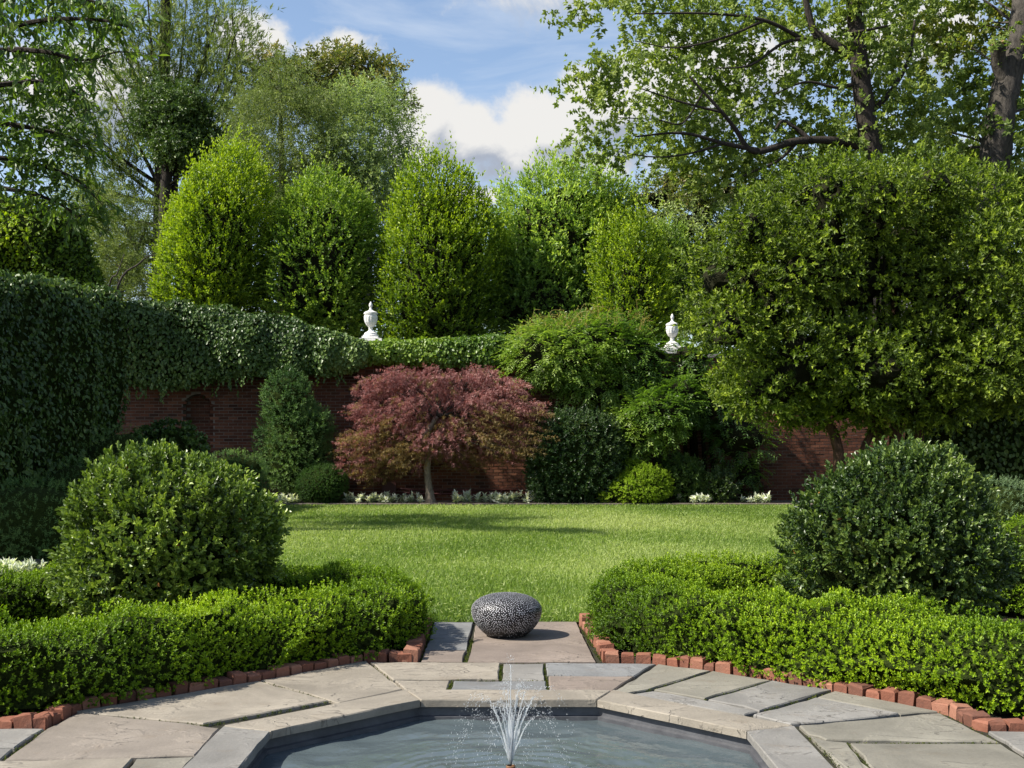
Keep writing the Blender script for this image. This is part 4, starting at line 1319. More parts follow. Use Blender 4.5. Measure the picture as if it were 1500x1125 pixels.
P = smooth_path([(7.6, 22.6, 1.75), (9.2, 22.2, 1.75), (11.2, 21.8, 1.75), (13.5, 21.4, 1.75)], 6)
ivy('ivy_wall', 'dark ivy covered side wall below the big tree at the right edge', 'ivy wall', Loft(P, 0.45, 1.8, 0.35, 0.12, 1.5, 74), 14000, 0.088, 'ivy', zmin=0.05)
c = W(48, 350, 26.5)
P = smooth_path([(-14.0, 25.5, 5.2), (-12.2, 26.3, 5.55), (-10.5, 26.6, 5.35), (-9.3, 26.8, 4.6)], 6)
shrubL = Loft(P, 1.0, np.interp(np.linspace(0, 1, len(P)), [0, .4, .8, 1], [1.8, 1.55, 1.3, 0.9]), 0.85, 0.26, 1.9, 75)
ivy('hedge_tree', 'rounded clipped green hornbeam hedge rising behind the left ivy wall', 'hedge', shrubL, 16000, 0.10, 'hornbeam', th=(-1.5, 4.6), zmin=3.0, t0=0.5, hang=0.2, lob=False)


# wisteria on the wall: feathered leaves of paired leaflets
def wisteria(label, blobs, n, t0, tips=0, leaf=0.10, group='vine masses on the garden wall'):
    r = thing('wisteria_vine', label, 'vine', group)
    tw, mb = MB(), MB()
    for b in blobs:
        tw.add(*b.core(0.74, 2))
        b0 = b.c
        tw.add(*tube(smooth_path([[b0[0] + 0.3, WALL_Y - 0.15, 0.0], [b0[0] + 0.2, WALL_Y - 0.2, b0[2] * 0.5], b0]), 0.05, 7))
    tot = sum(b.r[0] * b.r[2] for b in blobs)
    for b in blobs:
        p, nr = b.points(int(n * b.r[0] * b.r[2] / tot), 0.4, 0.25)
        a = norm(nr + rng.normal(size=p.shape) * 0.5 + np.array([0, 0, -0.1]))
        t = np.clip(t0 + 0.15 * Wob(2.0, 81)(p) + U(-.2, .2, len(p)), 0, 1)
        size = U(0.22, 0.38, len(p))
        side = norm(np.cross(a, np.array([0, 0, 1.0]) + rng.normal(size=p.shape) * 0.2))
        up = np.cross(side, a)
        for k in range(5):
            u = (k + 0.8) / 5.5
            base = p + a * (size * u)[:, None] - np.array([0, 0, 1]) * (size * u * u * 0.35)[:, None]
            for sg in (-1, 1):
                d = a * 0.55 + side * sg + np.array([0, 0, -0.3])
                leaves(mb, base, d, up + rng.normal(size=p.shape) * 0.15, leaf * U(.8, 1.15, len(p)), leaf * 0.36, np.clip(t + U(-.1, .1, len(p)), 0, 1), 'diamond', 0.2)
        leaves(mb, p + a * size[:, None], a + np.array([0, 0, -0.4]), up, leaf, leaf * 0.36, t, 'diamond', 0.2)
    if tips:
        b = blobs[0]
        p, nr = b.points(tips * 3, 0.02, 0.3)
        ok = nr[:, 2] > 0.35
        p, nr = p[ok], nr[ok]
        a = norm(nr * 0.6 + np.array([0.1, 0, 0.7]) + rng.normal(size=p.shape) * 0.45)
        sprigs(mb, p, a, U(0.12, 0.3, len(p)), 7, 0.065, 0.022, U(0.2, 0.8, len(p)), mi=1)
        for k in range(16):
            q = p[int(U(0, len(p) - 0.01))]
            e = q + np.array([U(-.05, .4), U(-.1, .1), U(0.2, 0.5)])
            mb.add(*tube(smooth_path([q, (q + e) / 2 + [0, 0, 0.12], e, e + [0.12, 0, 0.0]], 4), 0.0045, 4), 1, 0.6)
    tw.obj('stems', M['shade_core_twig'], r)  # vine stems, plus dark shells painted as the mound's inner shade
    mb.obj('foliage', [LM['wisteria'], LM['wisteria_tip']], r, kind='stuff')


cw = lambda px, py, d, rx, ry, rz, s: Blob(W(px, py, d), (rx, ry, rz), 0.14, 3.0, s)
wisteria('great bright mound of vine with bronze shoots on the wall between maple and right urn',
         [cw(862, 506, 27.5, 1.65, 0.75, 0.70, 82), cw(815, 525, 27.2, 1.1, 0.7, 0.75, 83), cw(915, 520, 27.4, 0.78, 0.6, 0.68, 84), cw(870, 565, 27.3, 0.9, 0.5, 0.35, 85)], 2900, 0.52, 260)
wisteria('smaller sunlit vine spray hanging on the wall right above the holly bush',
         [cw(958, 603, 26.7, 0.85, 0.5, 0.55, 86), cw(922, 632, 26.8, 0.45, 0.4, 0.45, 87), cw(1000, 580, 26.9, 0.5, 0.4, 0.4, 94)], 1000, 0.52, 0)
wisteria('dim vine spray hanging on the shaded wall under the big broad tree',
         [cw(1075, 640, 27.3, 0.75, 0.45, 0.6, 88), cw(1035, 585, 27.3, 0.9, 0.5, 0.7, 89), cw(1095, 690, 27.5, 0.4, 0.35, 0.4, 90), cw(1010, 552, 27.4, 0.62, 0.45, 0.48, 95), cw(1022, 520, 27.3, 0.30, 0.3, 0.28, 96), cw(1004, 517, 27.35, 0.26, 0.25, 0.20, 97), cw(962, 520, 27.35, 0.26, 0.25, 0.22, 98)], 900, 0.25, 0)

# ---------------------------------------------------------------- red Japanese maple
mp_root = thing('japanese_maple', 'spreading red-leaved Japanese maple with a bent pale trunk before the wall', 'tree')
mb = MB()
tp_ = [W(632, 738, 26.5), W(628, 712, 26.5), W(626, 690, 26.5), W(627, 665, 26.45), W(622, 645, 26.4), W(629, 628, 26.4), W(640, 610, 26.4)]
tp_[0][2] = -0.05
mb.add(*tube(smooth_path(tp_), np.interp(np.linspace(0, 1, 37), [0, .15, 1], [0.15, 0.085, 0.05]), 10, 0.06))
mb.obj('trunk', M['palebark'], mp_root, smooth=True)
mb = MB()
crownpoly = [(515, 600), (520, 560), (540, 540), (600, 535), (660, 540), (720, 535), (760, 560), (785, 590), (785, 640), (760, 640), (700, 620), (640, 625), (560, 640), (520, 640)]
hubs = [(645 + (a - 645) * 0.88, b) for a, b in [(548, 565), (585, 550), (640, 552), (700, 550), (745, 568), (770, 595), (775, 625), (535, 600), (525, 640), (560, 620), (600, 590), (650, 580), (700, 585), (735, 605), (610, 625), (560, 655), (590, 668), (680, 620), (720, 640), (528, 665), (690, 668), (648, 660), (512, 650), (520, 680), (545, 690), (785, 640), (775, 655), (750, 660), (790, 610), (600, 650), (630, 640), (655, 640)]]
br = MB()
for px, py in hubs:
    e = W(px, py, U(25.9, 27.1))
    s = tp_[-1] if py < 640 else tp_[4]
    br.add(*tube(smooth_path([s, s * 0.5 + e * 0.5 + [0, 0.15, 0.10], e + [0, 0.1, -0.08]]), np.linspace(0.028, 0.006, 13), 6))
br.obj('branches', M['bark'], mp_root, smooth=True)
red, olive = MB(), MB()
JL = [(0, 1.0), (38, 0.9), (-38, 0.9)]
for px, py in hubs:
    low = py > 600
    for tgt, cnt in ((red, 150 if not low else 75), (olive, 14 if not low else (70 if px < 640 else 50))):
        if py > 645:
            cnt = int(cnt * (0.5 if tgt is red else 0.9))
        c = W(px, py, U(26.0, 27.0))
        q = norm(rng.normal(size=(cnt, 3))) * (U(0, 1, cnt) ** 0.45)[:, None] * np.array([0.55, 0.62, 0.30])
        p = c + q
        # the crown weeps: shoots run outwards from the middle and down
        out_ = norm(np.c_[p[:, 0] - tp_[-1][0], (p[:, 1] - 26.4) * 1.2, np.full(cnt, -0.55)] + rng.normal(size=(cnt, 3)) * 0.35)
        sprigs(tgt, p, out_, U(0.16, 0.30, cnt), 7, 0.095, 0.15, 0.5 + U(-.25, .25, cnt) + 0.2 * (q[:, 2] > 0), inc=(15, 55), lobes=JL, gravity=0.55, newtip=0.2)
red.obj('crown', LM['maple'], mp_root, kind='stuff')
olive.obj('inner_foliage', LM['maple_in'], mp_root, kind='stuff')


# ---------------------------------------------------------------- hornbeams and other upright trees beyond the wall
def upright(name, label, blobs, n, leaf, mat, up, size, K, x, d, trunk=0.12, group=None, jit=0.35, newtip=0.5, depth=0.2, t0=0.45, bark='bark', keep=0.2, spikes=0, core=0.8, cat='tree', shape='diamond', inc=(20, 60), grav=0.0):
    r = thing(name, label, cat, group)
    MB().add(*tube(smooth_path([[x, d, -0.1], [x + .05, d, 1.8], [x, d, max(b.c[2] for b in blobs)]]), np.linspace(trunk, trunk * .4, 13), 9, 0.04)).obj('trunk', M[bark], r, smooth=True)
    tw, mb = MB(), MB()
    tot = sum(b.r[0] * b.r[2] for b in blobs)
    for q, b in enumerate(blobs):
        if core:
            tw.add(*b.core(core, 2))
        p, nr = b.points(int(n * b.r[0] * b.r[2] / tot), depth, keep)
        a = norm(nr + np.array([0, 0, up]) + rng.normal(size=p.shape) * jit)
        t = t0 + 0.13 * Wob(2.2 / max(b.r), 91 + q)(p) + U(-.15, .15, len(p))
        sprigs(mb, p, a, size * U(0.6, 1.35, len(p)), K, leaf[0], leaf[1], t, newtip=newtip, shape=shape, inc=inc, gravity=grav)
        if spikes:
            dd_ = norm(rng.normal(size=(spikes * 4, 3)))
            dd_ = dd_[dd_[:, 2] > 0.15][:spikes]
            p = b.c + b.r * b.surf(dd_) * 0.97
            a = norm(dd_ * 0.45 + np.array([0, 0, 1.0]) + rng.normal(size=p.shape) * 0.12)
            sprigs(mb, p, a, size * U(1.5, 3.0, len(p)), K + 5, leaf[0], leaf[1], 0.68 + U(-.15, .15, len(p)), newtip=0.4, inc=inc)
    if core:
        tw.obj('branches', M['shade_core_twig'], r)  # holds no limbs: dark shells whose colour stands for inner shade
    mb.obj('crown', LM[mat], r, kind='stuff')
    return r


def hb(px0, px1, ptop, pbot, d, seed, mat, label, n=5600, taper=0.05, **k):
    x = W((px0 + px1) / 2, 0, d)[0]
    rx = (px1 - px0) / 2 / FPX * d
    zt, zb = W(0, ptop, d)[2], W(0, pbot, d)[2]
    b = Blob((x, d, (zt + zb) / 2), (rx * 0.96, rx * 0.95, (zt - zb) / 2 * 0.97), 0.10, 3.4, seed, None, 0.92, taper)
    return upright('hornbeam_tree', label, [b], n, (0.105, 0.055), mat, k.pop('up', 1.1), 0.34, 9, x, d, group='clipped hornbeams beyond the wall', spikes=k.pop('spikes', 190), depth=0.32, core=0.72, **k)


hb(240, 386, 232, 520, 31.5, 101, 'hornbeam', 'bright yellow-green clipped hornbeam, leftmost of those beyond the wall')
hb(390, 562, 254, 540, 32.2, 102, 'hornbeam_d', 'darker leafy clipped hornbeam in the middle of three beyond the wall', up=0.5, spikes=40)
hb(560, 726, 252, 545, 31.5, 103, 'hornbeam', 'tall bright clipped hornbeam behind the left urn and the red maple')
hb(868, 985, 335, 540, 31.2, 104, 'hornbeam', 'small bright hornbeam rising above the vine, left of the right urn', n=2600, up=1.0, spikes=60)
x = W(822, 0, 33.5)[0]
upright('dogwood_tree', 'broad airy round-headed green tree behind the vine on the wall', [Blob(W(815, 350, 33.5), (2.0, 1.8, 1.95), 0.1, 3, 105), Blob(W(770, 420, 33.2), (1.25, 1.2, 1.5), 0.12, 3, 106), Blob(W(880, 330, 33.8), (1.2, 1.2, 1.15), 0.12, 3, 107), Blob(W(805, 440, 32.9), (1.9, 1.3, 1.4), 0.12, 3, 109)],
        6400, (0.15, 0.065), 'dogwood', 0.55, 0.36, 8, x, 33.5, spikes=60, jit=0.5, depth=0.35, core=0.7)
x = W(970, 0, 36)[0]
upright('round_tree', 'soft light green round tree between small hornbeam and big broad tree', [Blob(W(968, 415, 36), (1.0, 1.0, 1.7), 0.1, 3, 108)], 1700, (0.11, 0.05), 'dogwood', 0.7, 0.3, 8, x, 36, spikes=30)

# ---------------------------------------------------------------- the big broad tree on the right
bt = thing('broad_tree', 'big dense broad-crowned evergreen tree with several trunks on the right', 'tree')
DB = 20.0
mb = MB()
for pts, r0 in ((((1236, 760), (1228, 660), (1212, 615), (1190, 560), (1150, 480)), 0.11), (((1290, 760), (1287, 640), (1270, 590), (1250, 520), (1210, 420)), 0.12), (((1315, 760), (1312, 640), (1318, 560), (1310, 440), (1300, 330)), 0.13),
                (((1340, 760), (1346, 640), (1358, 590), (1380, 510), (1420, 400)), 0.10), (((1262, 760), (1262, 670), (1295, 600), (1330, 500), (1380, 380)), 0.08)):
    P = [W(px, py, DB + i * 0.12 * (1 if k_ else 1)) for i, (px, py) in enumerate(pts) for k_ in (1,)]
    P[0][2] = -0.05
    mb.add(*tube(smooth_path(P), np.linspace(r0, r0 * 0.35, 25), 9, 0.05))
mb.obj('trunk', M['redbark'], bt, smooth=True)
bigpoly = [(1062, 410), (1085, 362), (1115, 312), (1160, 280), (1215, 260), (1270, 255), (1340, 258), (1400, 268), (1450, 285), (1520, 315), (1600, 370), (1620, 450), (1580, 545), (1500, 545), (1420, 540), (1360, 572), (1290, 574), (1230, 584), (1190, 588), (1140, 574), (1095, 545), (1070, 522), (1064, 490), (1062, 455)]
cen = clump_centres(bigpoly, 90, 18.6, 21.0, 26)
brm, mb, tw = MB(), MB(), MB()
cen += [W(px, py, U(18.8, 20.6)) for px, py in ((1075, 560), (1110, 578), (1150, 590), (1195, 596), (1240, 596), (1290, 590), (1340, 592), (1395, 588), (1440, 575), (1490, 570), (1530, 560), (1420, 545), (1475, 530))]
rad = np.where(np.arange(len(cen)) < len(cen) - 13, U(0.46, 0.70, len(cen)), U(0.34, 0.48, len(cen)))
for i, c in enumerate(cen):
    r_ = rad[i]
    b = Blob(c, (r_ * 1.05, r_ * 1.05, r_ * 0.85), 0.14, 3.2, 200 + i)
    p, nr = b.points(310, 0.5, 0.12)
    ok = np.ones(len(p), bool)
    for k_, c2 in enumerate(cen):
        if k_ != i:
            ok &= np.linalg.norm((p - c2) / (rad[k_] * np.array([1.05, 1.05, 0.85])), axis=1) > 0.8
    p, nr = p[ok], nr[ok]
    a = norm(nr + np.array([0, 0, 0.25]) + rng.normal(size=p.shape) * 0.55)
    sprigs(mb, p, a, U(0.12, 0.26, len(p)), 9, 0.092, 0.046, 0.36 + U(-.22, .22, len(p)) + U(-.08, .08), newtip=0.45, inc=(25, 75))
    gap_ = (W(1335, 480, c[1])[0] - c[0]) ** 2 + (W(1335, 480, c[1])[2] - c[2]) ** 2
    if gap_ > 0.55 and c[0] < W(1400, 0, c[1])[0]:
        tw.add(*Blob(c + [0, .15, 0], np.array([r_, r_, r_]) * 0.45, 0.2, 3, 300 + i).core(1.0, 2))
    if i % 2 == 0:
        s = W(1290, 600, DB)
        tw.add(*tube(smooth_path([s, (s + c) / 2 + [0, 0, 0.2], c]), np.linspace(0.05, 0.012, 13), 5))
# a back layer that closes the crown
bl = Blob(W(1300, 410, 21.6), (3.2, 0.9, 1.75), 0.1, 2.5, 399)
p, nr = bl.points(2600, 0.5, 0.1)
q = (p[:, 0] - W(1345, 480, 21)[0]) ** 2 * 1.2 + (p[:, 2] - W(1345, 482, 21)[2]) ** 2
ok = (q > 0.16) & ((p[:, 0] < W(1400, 0, 21)[0]) | (U(0, 1, len(p)) < 0.75))
p, nr = p[ok], nr[ok]
sprigs(mb, p, norm(nr + rng.normal(size=p.shape) * 0.5), U(0.12, 0.24, len(p)), 8, 0.082, 0.04, 0.35 + U(-.2, .2, len(p)))
tw.obj('branches', M['shade_core_twig'], bt)  # limbs together with dark shells that paint shade into the crown
mb.obj('crown', LM['bigtree'], bt, kind='stuff')


# ---------------------------------------------------------------- trees made of many clumps
def clump_tree(name, label, poly, n, gap, d0, d1, r_, per, leaf, mat, trunk, bark='bark', K=7, size=0.4, up=0.2, lobes=None, lw=None, group=None, jit=0.6, squash=0.7, branches=True, mat2=None, frac2=None, core=0.0, grav=0.15, inc=(30, 80), t0=0.45, extra=None, newtip=0.2, hub=0.55):
    r = thing(name, label, 'tree', group)
    mb, tw = MB(), MB()
    for P, R in trunk:
        P = smooth_path([W(*q) for q in P], 6)
        tw.add(*tube(P, np.linspace(R[0], R[1], len(P)), 10, 0.05))
    tw.obj('trunk', M[bark], r, smooth=True)
    cen_ = clump_centres(poly, n, d0, d1, gap)
    if extra:
        cen_ += [W(*e) for e in extra]
    tr = smooth_path([W(*q) for q in trunk[0][0]], 6)
    bw = MB()
    for i, c in enumerate(cen_):
        rr_ = U(*r_)
        m_ = int(per * U(0.7, 1.2))
        q = norm(rng.normal(size=(m_, 3))) * (U(0, 1, m_) ** 0.5)[:, None]
        p = c + q * rr_ * np.array([1.1, 1.1, squash])
        a = norm(q + np.array([0, 0, up]) + rng.normal(size=p.shape) * jit)
        t = t0 + U(-.25, .25) * 0.5 + U(-.2, .2, m_)
        second = mat2 is not None and frac2 is not None and frac2(c)
        sprigs(mb, p, a, size * U(0.6, 1.3, m_), K, leaf, lw, t, lobes=lobes, gravity=grav, inc=inc, newtip=newtip, mi=1 if second else 0)
        if core:
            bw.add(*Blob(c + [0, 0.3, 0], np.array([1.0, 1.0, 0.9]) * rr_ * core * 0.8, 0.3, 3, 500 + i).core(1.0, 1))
        if branches and i % 4 == 0:
            s = tr[np.argmin(np.linalg.norm(tr - (c - [0, 0, hub * 2]), axis=1))]
            bw.add(*tube(smooth_path([s, (s + c) / 2 + rng.normal(size=3) * 0.2 + [0, 0, 0.15], c], 4), np.linspace(0.045, 0.010, 9), 5))
    if bw.n:
        bw.obj('branches', M[bark if not core else 'shade_core_twig'], r)  # limbs, and where core is set, shells painted as inner shade
    mb.obj('crown', [LM[mat]] + ([LM[mat2]] if mat2 else []), r, kind='stuff')
    return r


SY = [(0, 1.0), (55, 0.85), (-55, 0.85)]
syc_tr = [([(1300, 700, 31), (1290, 420, 31), (1278, 240, 31), (1268, 170, 31), (1258, 90, 31), (1252, 20, 31), (1246, -90, 31)], (0.34, 0.19)),
          ([(1278, 225, 31), (1240, 208, 30.8), (1170, 206, 30.5), (1105, 222, 30.2), (1078, 190, 30), (1058, 165, 29.8), (1010, 112, 29.6)], (0.13, 0.03)),
          ([(1256, 85, 31), (1232, 72, 31), (1205, 55, 31), (1190, 40, 31), (1176, -20, 31)], (0.15, 0.08)),
          ([(1110, 220, 30.2), (1060, 210, 30), (1000, 195, 29.8), (930, 200, 29.6)], (0.07, 0.02)),
          ([(1190, 207, 30.5), (1150, 178, 30.6), (1135, 190, 30.4)], (0.07, 0.03)),
          ([(1225, 50, 31), (1260, 46, 30.7), (1300, 38, 30.6)], (0.05, 0.03)),
          ([(1180, 60, 31), (1120, 30, 30.6), (1040, 20, 30.4), (930, 20, 30.2)], (0.06, 0.02)),
          ([(1060, 165, 29.8), (1000, 150, 29.7), (940, 130, 29.6)], (0.04, 0.015)),
          ([(1268, 170, 31), (1300, 140, 31.3), (1330, 90, 31.6), (1340, 30, 31.8)], (0.09, 0.03)),
          ([(1205, 55, 31), (1150, 62, 30.8), (1100, 95, 30.6), (1050, 100, 30.4)], (0.06, 0.015)),
          ([(1170, 206, 30.5), (1140, 235, 30.6), (1095, 255, 30.5), (1060, 275, 30.4)], (0.05, 0.015)),
          ([(1060, 210, 30), (1010, 225, 29.9), (960, 230, 29.8), (905, 222, 29.6)], (0.035, 0.01)),
          ([(1120, 30, 30.6), (1060, 55, 30.4), (990, 70, 30.2), (930, 60, 30)], (0.04, 0.012)),
          ([(1262, 120, 31), (1225, 128, 30.8), (1180, 120, 30.6), (1130, 140, 30.5)], (0.06, 0.015)),
          ([(1030, 135, 29.7), (1000, 180, 29.7), (960, 175, 29.6), (900, 172, 29.6)], (0.03, 0.01))]
sycpoly = [(930, -30), (920, 10), (975, 35), (930, 50), (910, 75), (915, 105), (950, 95), (960, 130), (925, 155), (900, 180), (925, 205), (895, 222), (930, 232), (960, 245), (1010, 255), (1050, 275), (1080, 295), (1140, 265), (1260, 235), (1300, 230), (1350, 240), (1350, 120), (1340, -30)]
clump_tree('sycamore_tree', 'tall lacy tree with dark forked trunk and long level branch at upper right', sycpoly, 132, 20, 30.7, 33.6, (0.45, 0.8), 20, 0.145, 'sycamore', syc_tr, 'bark', 7, 0.5, 0.0, SY, 0.62, None, 0.7, 0.6, False,
           extra=[(852, 15, 29.6), (880, 8, 29.6), (905, 12, 29.6), (868, 100, 29.6), (880, 118, 29.6), (900, 115, 29.6), (850, 130, 29.8), (858, 215, 29.6), (885, 228, 29.6), (905, 170, 29.6), (885, 160, 29.6)], grav=0.3)
stub_tr = [([(1440, 700, 33), (1452, 300, 33), (1466, 170, 33), (1478, 110, 33), (1492, 60, 33), (1500, 0, 33), (1510, -90, 33)], (0.46, 0.30)), ([(1476, 130, 32.9), (1464, 95, 32.8), (1462, 64, 32.5)], (0.22, 0.20))]
clump_tree('plane_tree', 'thick grey trunked tree with a sawn limb stub at the right edge', [(1330, -30), (1330, 60), (1350, 130), (1340, 235), (1400, 262), (1480, 300), (1600, 320), (1640, 100), (1620, -40), (1450, -40)], 62, 28, 32.5, 36.5, (0.7, 1.1), 27, 0.18, 'sycamore', stub_tr, 'greybark', 7, 0.55, 0.0, SY, 0.62, None, 0.7, 0.65, True,
           mat2='yellowing', frac2=lambda c: abs((c[0] / c[1] * FPX + CX) - 1390) < 70 and abs(HZ - (c[2] - CAMH) / c[1] * FPX - 60) < 55 and U(0, 1) < 0.4, grav=0.3, t0=0.35)
V, F = tube([W(1462, 66, 32.5), W(1461.6, 61, 32.46)], [0.16, 0.155], 14)
stub = MB().add(V, F).obj('cut_limb_face', noise_mat('cut_wood', (0.25, 0.13, 0.06), (0.42, 0.26, 0.15), 12, 0.9, 0.2), bpy.data.objects['plane_tree'])

# backdrop trees between right crown and wall
clump_tree('beech_tree', 'olive and bronze topped tree behind the right urn and sycamore branch', [(935, 290), (950, 265), (990, 250), (1050, 262), (1120, 290), (1180, 330), (1190, 470), (1060, 480), (1000, 480), (960, 350)], 60, 21, 37, 40, (0.8, 1.2), 70, 0.15, 'pale', [([(1040, 700, 39), (1040, 480, 39), (1035, 330, 39)], (0.3, 0.12))], 'bark', 8, 0.4, 0.3, None, 0.07, None,
           mat2='magnolia', frac2=lambda c: (HZ - (c[2] - CAMH) / c[1] * FPX) < 300, core=0.4)
clump_tree('dark_tree', 'dense dark tree filling the gap behind the big broad tree', [(1180, 240), (1330, 225), (1500, 240), (1640, 260), (1640, 430), (1420, 440), (1300, 430), (1180, 430)], 46, 36, 41, 45, (1.1, 1.6), 60, 0.19, 'cherry', [([(1400, 700, 43), (1400, 450, 43), (1405, 270, 43)], (0.3, 0.12))], 'bark', 8, 0.5, 0.2, None, 0.09, None, core=0.5)

clump_tree('dark_tree', 'dark green tree mass behind the row of clipped hornbeams', [(240, 330), (300, 250), (390, 215), (480, 215), (570, 215), (610, 270), (650, 330), (700, 330), (745, 320), (860, 330), (860, 480), (240, 480)], 80, 31, 42, 47, (1.2, 1.7), 52, 0.19, 'cherry', [([(520, 700, 45), (520, 450, 45), (525, 330, 45)], (0.3, 0.12))], 'bark', 8, 0.5, 0.2, None, 0.09, None)

# left background
def pine(label, trunk_pts, limbs, n_t, seedmat, rad=(0.34, 0.16)):
    r = thing('pine_tree', label, 'tree')
    tw, mb = MB(), MB()
    P = smooth_path([W(*q) for q in trunk_pts], 6)
    tw.add(*tube(P, np.linspace(rad[0], rad[1], len(P)), 10, 0.05))
    tw.obj('trunk', M['bark'], r, smooth=True)
    bw = MB()
    for a_, b_, c_, cnt in limbs:
        Q = smooth_path([W(*a_), W(*b_), W(*c_)], 8)
        bw.add(*tube(Q, np.linspace(0.08, 0.02, len(Q)), 6))
        t = U(0.12, 1, cnt) ** 0.8
        idx = t * (len(Q) - 1)
        base = np.stack([np.interp(idx, np.arange(len(Q)), Q[:, i]) for i in range(3)], -1)
        tang = norm(Q[-1] - Q[0])
        off = rng.normal(size=(cnt, 3)) * np.array([0.50, 0.6, 0.45]) * (0.55 + t[:, None] * 0.7)
        p = base + off
        a = norm(off + tang * 0.8 + np.array([0, 0, 0.5]) + rng.normal(size=(cnt, 3)) * 0.3)
        sprigs(mb, p, a, U(0.16, 0.36, cnt), 8, 0.24, 0.042, 0.45 + U(-.3, .3, cnt), inc=(15, 70), newtip=0.2, fold=0.0, u0=0.3)
    bw.obj('branches', M['bark'], r)
    mb.obj('crown', LM[seedmat], r, kind='stuff')


DP = 42
limbs = []
for (x0, y0), (x1, y1), (x2, y2) in [((232, 270), (180, 170), (120, 60)), ((232, 250), (200, 130), (170, 10)), ((235, 230), (225, 110), (215, -20)), ((237, 220), (262, 110), (275, -20)), ((240, 230), (290, 120), (320, 10)), ((242, 240), (310, 150), (345, 50)),
                                     ((240, 250), (320, 190), (355, 110)), ((232, 290), (170, 240), (100, 170)), ((230, 300), (160, 280), (95, 250)), ((238, 260), (330, 230), (372, 190)), ((235, 200), (245, 90), (245, -40)), ((230, 220), (190, 90), (140, -10)), ((240, 215), (300, 80), (300, -30)),
                                     ((230, 330), (170, 320), (110, 300)), ((232, 350), (180, 360), (130, 350)), ((230, 380), (180, 390), (120, 390)), ((236, 330), (290, 300), (340, 270)), ((232, 400), (190, 410), (150, 420)), ((232, 270), (150, 210), (80, 130)), ((236, 260), (350, 180), (350, 80)), ((238, 240), (340, 120), (340, 20))]:
    limbs.append(((x0, y0, DP + U(-.3, .3)), (x1, y1, DP + U(-1.0, 1.0)), (x2, y2, DP + U(-1.8, 1.8)), 330))
pine('tall feathery pine with rising limbs behind the leftmost hornbeam', [(232, 700, DP), (234, 450, DP), (236, 260, DP), (240, 120, DP), (245, -60, DP)], limbs, 0, 'pine')
# the ivied trunk beside it
clump_tree('ivied_tree', 'dark ivy-clad trunk standing in front of the tall pine', [(215, 150), (235, 120), (280, 125), (300, 150), (312, 200), (300, 230), (270, 235), (235, 240), (215, 210)], 17, 18, 39.5, 40.8, (0.6, 0.85), 150, 0.13, 'ivy', [([(240, 700, 40.2), (240, 400, 40.2), (246, 230, 40.2), (262, 160, 40.2)], (0.30, 0.12)), ([(262, 700, 40.4), (262, 400, 40.4), (256, 280, 40.4), (270, 180, 40.4)], (0.16, 0.08))], 'bark', 7, 0.3, 0.0, None, 0.075, None, core=0.4, t0=0.5)
clump_tree('spruce_tree', 'light green drooping spruce between the pine and the magnolia top', [(345, 200), (365, 130), (400, 90), (430, 110), (470, 140), (500, 200), (510, 300), (420, 330), (350, 300)], 42, 22, 36.5, 39, (0.6, 0.95), 105, 0.145, 'spruce', [([(415, 700, 38), (415, 400, 38), (410, 110, 38)], (0.28, 0.05))], 'bark', 10, 0.42, -0.25, None, 0.03, None, 0.5, 0.6, True, grav=0.3)
clump_tree('magnolia_tree', 'bronze-green magnolia top against the sky left of the clouds', [(375, 110), (390, 85), (430, 95), (470, 90), (505, 80), (545, 85), (570, 95), (580, 120), (575, 160), (560, 130), (530, 170), (480, 170), (420, 160), (385, 150)], 30, 20, 41, 43.5, (0.55, 0.85), 75, 0.19, 'magnolia', [([(480, 700, 42), (478, 400, 42), (485, 110, 42)], (0.3, 0.08))], 'bark', 9, 0.35, 0.5, None, 0.085, None, 0.6, 0.75, True, t0=0.5)
clump_tree('birch_tree', 'pale grey-green columnar tree just left of the open sky', [(480, 160), (520, 135), (555, 125), (580, 170), (590, 220), (600, 290), (560, 320), (490, 320), (470, 240)], 36, 22, 37, 39.5, (0.6, 0.95), 110, 0.125, 'pale', [([(540, 700, 38.4), (540, 400, 38.4), (545, 140, 38.4)], (0.22, 0.05))], 'greybark', 9, 0.36, 0.1, None, 0.045, None, 0.6, 0.8, True, grav=0.1)
clump_tree('understorey_tree', 'olive scrubby tree low behind the ivy hood on the left', [(110, 260), (170, 290), (225, 300), (235, 400), (230, 440), (150, 450), (110, 400)], 24, 26, 38, 40, (0.7, 1.1), 110, 0.18, 'pine', [([(170, 700, 39), (175, 450, 39), (215, 330, 39)], (0.1, 0.04)), ([(150, 700, 38), (168, 440, 37.5), (205, 385, 37), (228, 372, 37)], (0.05, 0.012)), ([(150, 700, 38), (158, 440, 37.5), (172, 400, 37), (182, 372, 37)], (0.04, 0.010))], 'greybark', 9, 0.35, 0.0, None, 0.03, None, grav=0.1)

# far woods that close the horizon
mb = MB()
N = 6000
a = U(-1, 1, N)
px_ = CX + a * 1500
dist = U(58, 72, N)
top = 9.5 + 2.5 * Wob(0.12, 9)(np.c_[px_ * 0.03, dist * 0, dist * 0])
p = np.c_[(px_ - CX) / FPX * dist, dist, U(0, 1, N) ** 0.8 * top]
sprigs(mb, p, norm(np.c_[rng.normal(size=(N, 2)), U(0, 1.2, N)]), U(0.5, 1.0, N), 4, 0.55, 0.3, 0.35 + U(-.25, .25, N))
mb.obj('far_woods', LM['cherry'], kind='stuff')

